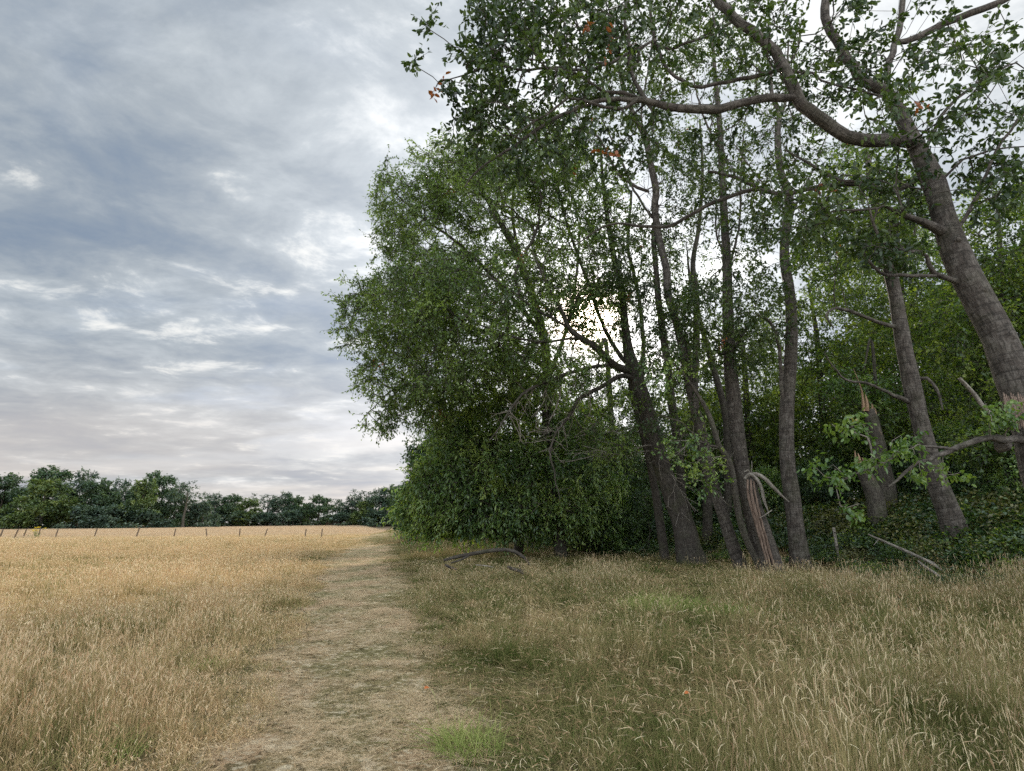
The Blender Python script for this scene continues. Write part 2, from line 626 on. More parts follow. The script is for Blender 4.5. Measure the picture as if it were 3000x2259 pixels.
M_CHERRY = bark_mat('cherry_bark', (0.078, 0.065, 0.055), (0.018, 0.015, 0.012), (0.145, 0.128, 0.11), 1.0, 0.15)
M_GREY = bark_mat('grey_bark', (0.075, 0.064, 0.052), (0.022, 0.018, 0.015), (0.125, 0.112, 0.09), 0.6, 0.3)
M_DARKB = bark_mat('dark_bark', (0.055, 0.046, 0.038), (0.02, 0.017, 0.014), (0.09, 0.08, 0.066), 0.4, 0.3)
M_DEAD = bark_mat('dead_wood', (0.20, 0.175, 0.145), (0.08, 0.068, 0.055), (0.32, 0.29, 0.25), 0.2, 0.1)
M_TORN = plain_mat('torn_heartwood', (0.24, 0.175, 0.135), (0.07, 0.046, 0.034), 3.0, 0.8, 0.8, (14, 14, 0.8))
M_TORNP = plain_mat('pale_torn_wood', (0.40, 0.28, 0.18), (0.20, 0.12, 0.075), 3.0, 0.8, 0.8, (12, 12, 0.8))
M_POST = plain_mat('weathered_post', (0.17, 0.125, 0.09), (0.09, 0.065, 0.048), 9, 0.9, 0.5, (3, 3, 0.6))
M_LEAF_A = leaf_mat('cherry_leaf', (0.016, 0.030, 0.010), (0.040, 0.068, 0.018), (0.095, 0.135, 0.034), odd=(0.28, 0.09, 0.03), trans=0.36, gloss=0.03)
M_LEAF_I = leaf_mat('fine_leaf', (0.036, 0.066, 0.017), (0.095, 0.150, 0.036), (0.19, 0.26, 0.06), odd=(0.28, 0.10, 0.03), trans=0.40, gloss=0.03)
M_LEAF_O = leaf_mat('chestnut_leaf', (0.040, 0.090, 0.023), (0.118, 0.200, 0.048), (0.27, 0.35, 0.078), odd=(0.26, 0.09, 0.03), trans=0.36, gloss=0.045)
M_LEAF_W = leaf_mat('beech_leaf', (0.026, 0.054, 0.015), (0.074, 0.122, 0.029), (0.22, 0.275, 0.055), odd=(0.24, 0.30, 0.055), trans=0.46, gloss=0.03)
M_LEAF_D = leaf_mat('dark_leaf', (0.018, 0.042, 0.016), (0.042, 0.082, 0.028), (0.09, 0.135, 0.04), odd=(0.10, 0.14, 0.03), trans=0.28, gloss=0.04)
M_LEAF_Y = leaf_mat('pale_leaf', (0.04, 0.085, 0.020), (0.09, 0.16, 0.035), (0.18, 0.25, 0.055), odd=(0.30, 0.22, 0.05), trans=0.4, gloss=0.04)
M_LEAF_BR = leaf_mat('bramble_leaf', (0.05, 0.055, 0.022), (0.10, 0.105, 0.04), (0.20, 0.19, 0.075), odd=(0.25, 0.17, 0.06), trans=0.3, gloss=0.03)
M_LEAF_B = leaf_mat('dry_bracken', (0.09, 0.06, 0.03), (0.18, 0.12, 0.06), (0.30, 0.22, 0.12), odd=(0.2, 0.14, 0.06), trans=0.3, gloss=0.02, tint=(1.1, 1.0, .8))
M_LEAF_F1 = leaf_mat('far_leaf_dark', (0.022, 0.048, 0.025), (0.052, 0.092, 0.044), (0.10, 0.145, 0.062), odd=(0.10, 0.14, 0.06), trans=0.22, gloss=0.04)
M_LEAF_F2 = leaf_mat('far_leaf_olive', (0.036, 0.064, 0.022), (0.085, 0.128, 0.036), (0.17, 0.21, 0.058), odd=(0.17, 0.21, 0.05), trans=0.22, gloss=0.04)
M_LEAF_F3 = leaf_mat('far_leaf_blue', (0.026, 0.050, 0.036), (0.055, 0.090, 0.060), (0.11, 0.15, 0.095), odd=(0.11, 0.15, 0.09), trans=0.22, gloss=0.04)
M_GROUND = ground_mat()
M_PATH = path_mat()
M_GR_L = grass_mat('meadow_blades', (0.155, 0.175, 0.055), (0.66, 0.49, 0.27), (0.92, 0.78, 0.54), (0.48, 0.31, 0.17), 0.54)
M_GR_R = grass_mat('rough_grass_blades', (0.085, 0.125, 0.030), (0.50, 0.39, 0.21), (0.88, 0.77, 0.53), (0.33, 0.205, 0.115), 0.20)
M_GR_P = grass_mat('path_blades', (0.17, 0.17, 0.055), (0.74, 0.55, 0.33), (0.86, 0.71, 0.47), (0.48, 0.32, 0.19), 0.54)
M_GR_F = grass_mat('far_meadow_blades', (0.34, 0.30, 0.17), (0.56, 0.44, 0.29), (0.64, 0.53, 0.37), (0.50, 0.37, 0.26), 0.75)
M_GR_G = grass_mat('fresh_green_blades', (0.19, 0.26, 0.065), (0.48, 0.46, 0.19), (0.5, 0.48, 0.25), (0.26, 0.31, 0.10), 0.35)

# ------------------------------------------------------------------ ground sheet and path
def ground_sheet():
    def axis(lo, hi, near, k):
        a = np.linspace(-1, 1, k)
        return a
    ys = np.concatenate([np.arange(-12, 40, 0.5), np.arange(40, 110, 1.25), np.geomspace(110, 1500, 45)])
    xs = np.concatenate([-np.geomspace(1500, 60, 26)[:-1], np.arange(-60, -20, 1.25), np.arange(-20, 22, 0.5), np.arange(22, 60, 1.25), np.geomspace(60, 1500, 26)])
    X, Y = np.meshgrid(xs, ys)
    Z = ground(X, Y)
    n, m_ = X.shape
    V = np.stack([X, Y, Z], -1).reshape(-1, 3)
    i = np.arange(n * m_).reshape(n, m_)
    q = np.stack([i[:-1, :-1], i[:-1, 1:], i[1:, 1:], i[1:, :-1]], -1).reshape(-1, 4)
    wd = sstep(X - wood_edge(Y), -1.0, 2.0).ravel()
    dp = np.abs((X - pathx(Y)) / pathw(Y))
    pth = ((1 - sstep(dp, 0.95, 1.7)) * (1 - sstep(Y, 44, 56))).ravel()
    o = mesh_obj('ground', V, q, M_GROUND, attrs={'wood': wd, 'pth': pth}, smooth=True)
    tag(o, 'dry tan meadow ground rising gently towards the wood', kind='structure')


def path_sheet():
    ys = np.arange(-3, 56, 0.22)
    ks = np.linspace(-1, 1, 15)
    Y = np.repeat(ys[:, None], len(ks), 1)
    w = pathw(ys) * np.where(ys > 46, np.clip((56 - ys) / 10, 0.1, 1), 1)
    e = (fbm(ys * 0.9, ys * 0 + 5, 9, 3) - 0.5) * 0.7
    e2 = (fbm(ys * 0.9, ys * 0 + 15, 19, 3) - 0.5) * 0.7
    K = ks[None] + 0 * Y
    X = pathx(ys)[:, None] + K * w[:, None] + np.where(K < 0, -K * e[:, None], K * e2[:, None])
    Z = ground(X, Y) + 0.012
    n, m_ = X.shape
    i = np.arange(n * m_).reshape(n, m_)
    q = np.stack([i[:-1, :-1], i[:-1, 1:], i[1:, 1:], i[1:, :-1]], -1).reshape(-1, 4)
    o = mesh_obj('path', np.stack([X, Y, Z], -1).reshape(-1, 3), q, M_PATH, smooth=True)
    tag(o, 'trodden straw-strewn path running away through the meadow', kind='structure')


ground_sheet()
path_sheet()

# ------------------------------------------------------------------ grass
def tuft(rng, nb, rad, hmin, hmax, width, lean=0.35, curve=0.5, stalks=0.3, heads=0.8, headlen=0.06, headw=0.007, segs=3, dirbias=(0, 0)):
    """one tuft: blades, stalks and seed heads in one small mesh"""
    V, Fq, K, VV = [], [], [], []
    n0 = 0
    for b in range(nb):
        a = rng.uniform(0, 2 * math.pi)
        r = rad * math.sqrt(rng.uniform(0, 1))
        base = np.array([r * math.cos(a), r * math.sin(a), -0.02])
        stalk = rng.random() < stalks
        h = rng.uniform(hmin, hmax) * (1.0 if stalk else 0.72)
        az = rng.uniform(0, 2 * math.pi)
        ld = np.array([math.cos(az) + dirbias[0], math.sin(az) + dirbias[1], 0]) * rng.uniform(0.1, 1) * (lean * (0.6 if stalk else 1.2))
        cv = curve * rng.uniform(0.2, 1.0) * (0.45 if stalk else 1.0)
        w = width * (0.45 if stalk else rng.uniform(0.7, 1.3))
        t = np.linspace(0, 1, segs + 1)[:, None]
        up = np.array([0, 0, 1.0])
        cl = base + up * h * (t - 0.35 * cv * t ** 3) + ld * h * (t * 0.5 + cv * 1.4 * t ** 2)
        fa = rng.uniform(0, 2 * math.pi)
        sd = np.array([math.cos(fa), math.sin(fa), 0])
        ww = w * (np.ones_like(t) * (1 - 0.35 * t) if stalk else (1 - t ** 1.6) + 0.04)
        L = cl - sd * ww * 0.5
        Rr = cl + sd * ww * 0.5
        V.append(np.stack([L, Rr], 1).reshape(-1, 3))
        for s in range(segs):
            i = n0 + 2 * s
            Fq.append((i, i + 1, i + 3, i + 2))
        rv = rng.random()
        K += [0.5 if stalk else 0.0] * (2 * (segs + 1)); VV += [rv] * (2 * (segs + 1))
        n0 += 2 * (segs + 1)
        if stalk and rng.random() < heads:
            hl = headlen * rng.uniform(0.6, 1.4)
            d = nrm((cl[-1] - cl[-2])[None])[0]
            nd = rng.uniform(0.0, 0.9)
            hd = nrm((ld + np.array([rng.uniform(-.2, .2), rng.uniform(-.2, .2), 0]))[None])[0]
            ts = np.array([0, 0.3, 0.7, 1.0])
            ws = np.array([0.35, 1.0, 0.8, 0.1]) * headw * rng.uniform(0.7, 1.3)
            cs = [cl[-1] + d * hl * q + (hd * 0.6 - up * 0.5) * hl * nd * q * q for q in ts]
            s1 = nrm(np.cross(d, sd)[None])[0]
            for ax in (sd, s1):
                for c_, w_ in zip(cs, ws):
                    V.append(np.stack([c_ - ax * w_ * .5, c_ + ax * w_ * .5]))
                for s in range(3):
                    i = n0 + 2 * s
                    Fq.append((i, i + 1, i + 3, i + 2))
                n0 += 8
                K += [1.0] * 8; VV += [rv] * 8
    return np.concatenate(V), np.array(Fq), np.array(K), np.array(VV)


def source_collection(name, meshes, mat):
    c = bpy.data.collections.new(name)
    for i, (V, Fq, K, VV) in enumerate(meshes):
        o = mesh_obj('%s_%02d' % (name, i), V, Fq, mat, attrs={'k': K, 'v': VV}, link=False)
        c.objects.link(o)
    return c


def scatter(name, pts, rot, scl, idx, coll, label):
    """ONE object of ground cover: tufts placed on points by geometry nodes"""
    me = bpy.data.meshes.new(name)
    n = len(pts)
    me.vertices.add(n)
    me.vertices.foreach_set('co', np.asarray(pts, np.float32).ravel())
    a = me.attributes.new('rt', 'FLOAT_VECTOR', 'POINT'); a.data.foreach_set('vector', np.asarray(rot, np.float32).ravel())
    a = me.attributes.new('sc', 'FLOAT_VECTOR', 'POINT'); a.data.foreach_set('vector', np.asarray(scl, np.float32).ravel())
    a = me.attributes.new('ix', 'INT', 'POINT'); a.data.foreach_set('value', np.asarray(idx, np.int32))
    me.update()
    o = bpy.data.objects.new(name, me)
    COL.objects.link(o)
    tag(o, label, kind='stuff')
    ng = bpy.data.node_groups.new(name + '_nodes', 'GeometryNodeTree')
    ng.interface.new_socket('Geometry', in_out='INPUT', socket_type='NodeSocketGeometry')
    ng.interface.new_socket('Geometry', in_out='OUTPUT', socket_type='NodeSocketGeometry')
    N = ng.nodes
    gi = N.new('NodeGroupInput'); go = N.new('NodeGroupOutput')
    ci = N.new('GeometryNodeCollectionInfo')
    ci.inputs[0].default_value = coll
    ci.inputs[1].default_value = True
    ci.inputs[2].default_value = True
    ip = N.new('GeometryNodeInstanceOnPoints')
    ip.inputs['Pick Instance'].default_value = True
    def att(nm, ty):
        nd = N.new('GeometryNodeInputNamedAttribute')
        nd.data_type = ty
        nd.inputs[0].default_value = nm
        return nd.outputs[0]
    Lk = ng.links.new
    Lk(gi.outputs[0], ip.inputs['Points'])
    Lk(ci.outputs[0], ip.inputs['Instance'])
    Lk(att('ix', 'INT'), ip.inputs['Instance Index'])
    e2r = N.new('FunctionNodeEulerToRotation')
    Lk(att('rt', 'FLOAT_VECTOR'), e2r.inputs[0])
    Lk(e2r.outputs[0], ip.inputs['Rotation'])
    Lk(att('sc', 'FLOAT_VECTOR'), ip.inputs['Scale'])
    Lk(ip.outputs[0], go.inputs[0])
    md = o.modifiers.new('scatter', 'NODES')
    md.node_group = ng
    return o


def sector(rng, r0, r1, dens, az0=-58, az1=58):
    a0, a1 = R(az0), R(az1)
    area = 0.5 * (a1 - a0) * (r1 * r1 - r0 * r0)
    n = int(area * dens)
    r = np.sqrt(rng.uniform(r0 * r0, r1 * r1, n))
    a = rng.uniform(a0, a1, n)
    return r * np.sin(a), r * np.cos(a), r


TUSS = [(-0.37, 5.1, .30), (3.7, 12.4, .85), (5.0, 11.9, .6), (-3.6, 4.75, .25), (-4.1, 7.4, .3)]


def make_grass():
    rng = np.random.default_rng(7)
    # LOD: (r0, r1, density, tuft radius, blades, width, segs)
    lods = [(1.6, 8.5, 66, 0.13, 42, 0.0048, 4), (8.5, 19, 29, 0.20, 44, 0.0078, 3), (19, 44, 9.5, 0.36, 46, 0.016, 2), (44, 98, 2.4, 0.75, 70, 0.032, 2)]
    L = dict(p=[], r=[], s=[], i=[]); Rr = dict(p=[], r=[], s=[], i=[]); Pp = dict(p=[], r=[], s=[], i=[])
    ml, mr, mp = [], [], []
    for li, (r0, r1, dens, rad, nb, w, sg) in enumerate(lods):
        for k in range(3):     # straw seed-head grass
            ml.append(tuft(rng, nb, rad, 0.16, 0.48, w, 0.55, 0.75, 0.42, 0.95, 0.055, w * 1.25, sg))
            mr.append(tuft(rng, nb, rad, 0.20, 0.64, w, (0.35, 0.6, 0.8)[k], (0.5, 1.0, 1.4)[k], (0.62, 0.28, 0.18)[k], 0.6, 0.07, w * 1.1, sg))
        for k in range(2):     # leafy
            ml.append(tuft(rng, nb, rad, 0.12, 0.34, w * 1.1, 0.7, 1.0, 0.15, 0.7, 0.05, w * 1.1, sg))
            mr.append(tuft(rng, int(nb * 1.1), rad, 0.14, 0.42, w * 1.1, 0.9, 1.3, 0.035, 0.5, 0.05, w * 1.1, sg))
        if li < 2:
            for k in range(1):
                V, Fq, K, VV = tuft(rng, 4, rad, 0.5, 0.85, w * 0.9, 1.1, 1.5, 0.9, 0.9, 0.07, w * 1.5, sg + 1)
                V0, F0, K0, VV0 = mr[-1 - k]
                mr[-1 - k] = (np.concatenate([V0, V]), np.concatenate([F0, Fq + len(V0)]), np.concatenate([K0, K]), np.concatenate([VV0, VV]))
        for k in range(3):     # short path turf
            mp.append(tuft(rng, int(nb * 1.1), rad, 0.012, 0.045, w * 0.95, 1.7, 0.9, 0.10, 0.2, 0.02, w, 2))
        x, y, r = sector(rng, r0, r1, dens)
        d = (x - pathx(y)) / pathw(y)
        endp = sstep(y, 40, 52)
        edge = (fbm(x * 0.9, y * 0.9, 21, 4) - 0.5) * 1.9
        dd = np.abs(d) + edge
        wd = x - wood_edge(y)
        hn = fbm(x * 0.45, y * 0.45, 31, 3)
        hn2 = fbm(x * 1.7, y * 1.7, 36, 3)
        hs = np.clip(0.15 + 0.85 * hn + 0.85 * sstep(hn2, 0.25, 0.7), 0.3, 1.5) * 0.88
        rot = np.stack([rng.normal(0, 0.06, len(x)), rng.normal(0, 0.06, len(x)), rng.uniform(0, 6.283, len(x))], -1)
        leafy = fbm(x * 0.55 + 9, y * 0.55, 41, 4) + rng.normal(0, 0.05, len(x)) + (0.045 + 0.085 * sstep(y, 6, 12) * sstep(y, 40, 25)) * (d > 0)
        thin = fbm(x * 2.1, y * 2.1, 43, 3) < (0.36 if r1 < 20 else 0.0)
        thin = thin & (rng.random(len(x)) < 0.85)
        tall = np.where(leafy > 0.53, 0.80, 1.08)
        pick = np.where(leafy > 0.53, 3 + rng.integers(0, 2, len(x)), np.where((leafy < 0.44) | (d < 0), rng.integers(0, 2, len(x)), rng.integers(1, 3, len(x))))
        for tx_, ty_, tr_ in TUSS:
            thin = thin | (np.hypot(x - tx_, y - ty_) < tr_)
        thin = thin & (x < 900)
        z = ground(x, y)
        pt = np.stack([x, y, z], -1)
        # left meadow
        ml_ = (d < 0) & ((dd > 1.0) | (rng.random(len(x)) < endp))
        ramp = 0.20 + 0.80 * sstep(dd, 0.85, 2.2)
        for D, msk, hh in ((L, ml_, 0.95), (Rr, (d >= 0) & ((dd > 1.0) | (rng.random(len(x)) < endp)) & (wd < 3.0 + 5 * rng.random(len(x)) ** 2), 1.0)):
            # right of the path: shorter, greener turf near the trees
            sh = np.ones(len(x))
            if D is Rr:
                sh = (1 - 0.45 * sstep(y, 12, 20)) * (1 - 0.25 * sstep(dd, 3.0, 1.0))
            if D is Rr:
                ramp = 0.30 + 0.70 * sstep(dd, 0.95, 2.2)
            s = (np.where(thin, 0.50, 1.0) * hs * ramp * hh * sh * tall * (1 - 0.5 * sstep(y, 62, 66) * sstep(y, 92, 84)) * rng.uniform(0.8, 1.2, len(x)))[msk]
            D['p'].append(pt[msk]); D['r'].append(rot[msk])
            D['s'].append(np.stack([np.ones_like(s), np.ones_like(s), s], -1))
            D['i'].append(pick[msk] + li * 5)
        # path turf: bare where it is most trodden
        bare = fbm(x * 1.6, y * 0.9, 51, 4)
        pm = (np.abs(d) < 2.0) & (y < 56) & (bare + 0.16 * np.abs(d) > 0.44 + 0.05 * rng.random(len(x)))
        cl_ = sstep(fbm(x * 3.3, y * 3.3, 57, 3), 0.35, 0.7)
        s = (0.25 + 0.6 * np.minimum(np.abs(d), 1.3) ** 2 + 1.5 * cl_ * rng.uniform(0.3, 1, len(x)))[pm]
        Pp['p'].append(pt[pm]); Pp['r'].append(rot[pm]); Pp['s'].append(np.stack([np.ones_like(s), np.ones_like(s), s], -1))
        Pp['i'].append(rng.integers(0, 3, pm.sum()) + li * 3)
        ml3 = fbm(x * 1.9 + 5, y * 1.9, 61, 4)
        lm = (np.abs(d) < 1.35) & (ml3 > 0.53) & (y < 50)
        nl_ = lm.sum()
        Pp['p'].append(pt[lm] + [0, 0, .02]); Pp['r'].append(np.stack([np.zeros(nl_), np.zeros(nl_), rng.uniform(0, 6.28, nl_)], -1))
        Pp['s'].append(np.ones((nl_, 3))); Pp['i'].append(np.full(nl_, 12 + li))
        x2, y2, r2 = sector(rng, r0, min(r1, 56), dens * 1.1, -30, 0)
        d2 = (x2 - pathx(y2)) / pathw(y2)
        q = (np.abs(d2) < 1.35) & (fbm(x2 * 3.3, y2 * 3.3, 57, 3) > 0.40)
        x2, y2 = x2[q], y2[q]
        n2 = len(x2)
        if n2:
            Pp['p'].append(np.stack([x2, y2, ground(x2, y2)], -1)); Pp['r'].append(np.stack([np.zeros(n2), np.zeros(n2), rng.uniform(0, 6.28, n2)], -1))
            b2 = sstep(fbm(x2 * 1.6, y2 * 0.9, 51, 4), 0.38, 0.55)
            s = 0.15 + 0.9 * b2
            Pp['s'].append(np.stack([np.ones_like(s), np.ones_like(s), s], -1)); Pp['i'].append(rng.integers(0, 3, n2) + li * 3)
    for li, (r0, r1, dens, rad, nb, w, sg) in enumerate(lods):      # flattened pale straw
        V, Fq, K, VV = tuft(rng, int(nb * 1.3), rad, 0.03, 0.10, w * 0.9, 6.0, 1.0, 1.0, 0, 0.02, w, 2)
        V[:, 2] = 0.012 + np.abs(V[:, 2]) * 0.10
        mp.append((V, Fq, K * 0 + 1.0, VV))
    def go(D, nm, meshes, mat, label):
        scatter(nm, np.concatenate(D['p']), np.concatenate(D['r']), np.concatenate(D['s']), np.concatenate(D['i']), source_collection(nm + '_tuft', meshes, mat), label)
    go(L, 'meadow_grass', ml, M_GR_L, 'tall dry golden meadow grass with seed heads left of the path')
    go(Rr, 'rough_grass', mr, M_GR_R, 'rough olive and straw grass between path and wood')
    go(Pp, 'path_turf', mp, M_GR_P, 'short flattened turf growing on the path')
    # field beyond the old fence
    mf = [tuft(rng, 90, 1.5, 0.25, 0.5, 0.05, 0.3, 0.4, 0.4, 0.9, 0.09, 0.07, 2) for _ in range(3)]
    x, y, r = sector(rng, 98, 225, 0.55, -52, 2)
    q = (x < wood_edge(y) + 2)
    x, y = x[q], y[q]
    n = len(x)
    s = rng.uniform(0.5, 1.0, n)
    scatter('far_field_grass', np.stack([x, y, ground(x, y)], -1), np.stack([np.zeros(n), np.zeros(n), rng.uniform(0, 6.28, n)], -1),
            np.stack([np.ones(n), np.ones(n), s], -1), rng.integers(0, 3, n), source_collection('far_tuft', mf, M_GR_F),
            'pale golden field grass beyond the old fence posts')


make_grass()


def make_undergrowth():
    rng = np.random.default_rng(17)
    meshes = []
    for k in range(4):
        n = 420
        a = rng.uniform(0, 6.283, n); r = 0.75 * np.sqrt(rng.random(n))
        zc = 0.25 + 0.55 * (1 - (r / 0.8) ** 2) * rng.uniform(0.35, 1.1, n)
        pos = np.stack([r * np.cos(a), r * np.sin(a), zc], -1)
        dr = np.stack([np.cos(a), np.sin(a), rng.normal(-0.1, 0.4, n)], -1) + rng.normal(0, 0.5, (n, 3))
        nr = np.stack([rng.normal(0, .4, n), rng.normal(0, .4, n), np.ones(n)], -1)
        V, Fc, kk = leaf_mesh(pos, dr, nr, rng.uniform(0.06, 0.12, n), rng.uniform(0.04, 0.07, n))
        v = np.repeat(rng.random(n) * 0.95, kk)
        meshes.append((V, Fc, v * 0, v))
    c = bpy.data.collections.new('bramble_clump')
    for i, (V, Fq, K, VV) in enumerate(meshes):
        o = mesh_obj('bramble_clump_%02d' % i, V, Fq, [M_LEAF_D, M_LEAF_D, M_LEAF_W, M_LEAF_BR][i], attrs={'v': VV}, link=False)
        c.objects.link(o)
    n = 5200
    y = rng.uniform(7, 60, n)
    x = wood_edge(y) + rng.uniform(-0.6, 14, n) ** 1.0
    den = fbm(x * 0.5, y * 0.5, 77, 3)
    q = (den > 0.42) & ~((x < wood_edge(y) + 1.0) & (den < 0.5))
    x, y, den = x[q], y[q], den[q]
    n = len(x)
    into = np.clip((x - wood_edge(y)) / 4.0, 0, 1)
    s = (0.45 + 0.75 * into) * rng.uniform(0.55, 1.5, n)
    scatter('bramble', np.stack([x, y, ground(x, y)], -1), np.stack([rng.normal(0, .1, n), rng.normal(0, .1, n), rng.uniform(0, 6.28, n)], -1),
            np.stack([s * 1.0, s * 1.0, s], -1), rng.integers(0, 4, n), c, 'low dark green brambles and nettles under the edge of the wood')


make_undergrowth()

# ------------------------------------------------------------------ trees
def ell_points(rng, e, shell=0.35):
    """e = (px, py, rx_px, ry_px, Y, rY, n): random points in an ellipsoid given by photo position and distance"""
    px, py, rx, ry, Y, rY, n = e
    v = nrm(rng.normal(0, 1, (n, 3)))
    r = rng.uniform(shell ** 3, 1, n) ** (1 / 3)
    v = v * r[:, None]
    return np.array([P(px + a * rx, py + b * ry, Y + c * rY) for a, b, c in v])


def grow(rng, chains, targets, alpha=0.25, step=0.45, rt=0.006, pw=0.46, rmin=0.006, jit=0.07, arch=0.12, ctl=0.38):
    """joins every target to the nearest suitable point of the skeleton by a curved branch; returns branches with radii"""
    pos, par, pl, drc = [], [], [], []
    for pts, pl0 in chains:
        s = np.concatenate([[0], np.cumsum(np.linalg.norm(np.diff(pts, axis=0), axis=1))])
        d = nrm(np.gradient(pts, axis=0))
        for i in range(len(pts)):
            pos.append(pts[i]); par.append(-1); pl.append(pl0 + s[i] * 0.6); drc.append(d[i])
    cap = len(pos) + len(targets) * 14 + 1000
    Pn = np.zeros((cap, 3)); Ln = np.zeros(cap); Dn = np.zeros((cap, 3)); Pr = np.full(cap, -1, int)
    n = len(pos)
    Pn[:n] = pos; Ln[:n] = pl; Dn[:n] = drc
    nbase = n
    d0 = np.array([np.min(np.sum((Pn[:nbase:2] - t) ** 2, 1)) for t in targets])
    order = np.argsort(d0)
    branches = []
    for ti in order:
        t = targets[ti]
        dv = t - Pn[:n]
        dist = np.sqrt(np.sum(dv * dv, 1))
        fw = np.sum(dv * Dn[:n], 1) / np.maximum(dist, 1e-6)
        cost = dist * (1 + 0.35 * (1 - fw)) + alpha * Ln[:n]
        s = int(np.argmin(cost))
        D = dist[s]
        if D < 0.05:
            continue
        k = max(2, min(12, int(D / step) + 1))
        tt = np.linspace(0, 1, k + 1)[:, None]
        c = Pn[s] + Dn[s] * D * ctl + np.array([0, 0, arch * D])
        b = (1 - tt) ** 2 * Pn[s] + 2 * tt * (1 - tt) * c + tt ** 2 * t
        w = rng.normal(0, jit * min(D, 2.5) / 2, (k + 1, 3)) * (tt * (1 - tt) * 4) ** 0.5
        b = b + w
        if n + k >= cap:
            break
        ids = [s] + list(range(n, n + k))
        for j in range(1, k + 1):
            i = ids[j]
            Pn[i] = b[j]; Pr[i] = ids[j - 1]
            Ln[i] = Ln[ids[j - 1]] + np.linalg.norm(b[j] - b[j - 1])
            q = b[j] - b[j - 1]
            Dn[i] = q / max(np.linalg.norm(q), 1e-6)
        n += k
        branches.append(ids)
    cnt = np.zeros(n)
    for ids in branches:
        cnt[ids[-1]] += 1
    for i in range(n - 1, nbase - 1, -1):
        if Pr[i] >= 0:
            cnt[Pr[i]] += cnt[i]
    rad = np.maximum(rmin, rt * np.maximum(cnt, 0.3) ** pw)
    out = []
    for ids in branches:
        ids2 = np.array(ids)
        rr = rad[ids2].copy()
        rr[0] = rr[1]
        out.append((Pn[ids2], rr))
    return out


def prisms(p0, p1, r):
    d = nrm(p1 - p0)
    a = np.where(np.abs(d[:, 2:3]) < 0.9, np.array([[0, 0, 1.0]]), np.array([[1.0, 0, 0]]))
    u = nrm(np.cross(d, a)); w = np.cross(d, u)
    V = []
    for p, q in ((p0, r), (p1, r * 0.45)):
        for k in range(3):
            an = k * 2.0944
            V.append(p + (u * math.cos(an) + w * math.sin(an)) * q)
    V = np.stack(V, 1).reshape(-1, 3)
    i = np.arange(len(p0))[:, None] * 6
    Fq = np.concatenate([i + np.array([[k, (k + 1) % 3, 3 + (k + 1) % 3, 3 + k]]) for k in range(3)])
    return V, Fq


def foliage(rng, tips, dirs, L, W, per=5, nl=8, tw=0.55, droop=0.25, hexa=False, odd=0.004, spread=0.8, upb=0.6, leafdroop=0.3, vmean=0.45):
    """leaf sprays at branch tips -> arrays for leaf_mesh"""
    n = len(tips)
    tips = np.repeat(tips, per, 0); dirs = np.repeat(dirs, per, 0)
    m = len(tips)
    td = nrm(dirs * 0.6 + rng.normal(0, spread * 0.6, (m, 3)) + np.array([0, 0, -droop]))
    tl = tw * rng.uniform(0.5, 1.3, m)
    foliage.last = (tips, tips + td * tl[:, None] + np.array([0, 0, -1.0]) * (droop * 0.5 * tl[:, None] ** 2))
    cl = np.repeat(np.clip(rng.normal(vmean, 0.13, n) + 0.9 * (vnoise(tips[::per, 0] * 0.9, tips[::per, 1] * 0.9, tips[::per, 2] * 1.1, 5) - 0.5), 0.05, 0.92), per)
    oddc = np.repeat(rng.random(n) < odd, per) & (rng.random(m) < 0.5)
    s = np.linspace(0.12, 1, nl)[None] + rng.uniform(-.05, .05, (m, nl))
    pos = tips[:, None] + td[:, None] * (tl[:, None] * s)[..., None] + np.array([0, 0, -1.0]) * (droop * 0.5 * (tl[:, None] * s) ** 2)[..., None]
    pos = pos.reshape(-1, 3) + rng.normal(0, 0.02, (m * nl, 3))
    tdr = np.repeat(td, nl, 0)
    k = m * nl
    ld = nrm(tdr * 0.45 + rng.normal(0, 0.55, (k, 3)) + np.array([0, 0, -leafdroop]))
    nr = nrm(rng.normal(0, 0.55, (k, 3)) + np.array([0, 0, upb]))
    LL = L * rng.uniform(0.65, 1.25, k); WW = W * rng.uniform(0.75, 1.2, k)
    v = np.clip(np.repeat(cl, nl) + rng.normal(0, 0.13, k), 0, 0.94)
    v = np.where(np.repeat(oddc, nl), 1.0, v)
    V, Fc, kk = leaf_mesh(pos, ld, nr, LL, WW, hexa)
    return V, Fc, np.repeat(v, kk)


def px_chain(pts, step=0.3):
    """[(px, py, Y, radius)] -> resampled xyz + radius rows"""
    a = np.array([[*P(x, y, Y), r] for x, y, Y, r in pts])
    return spline(a, step)


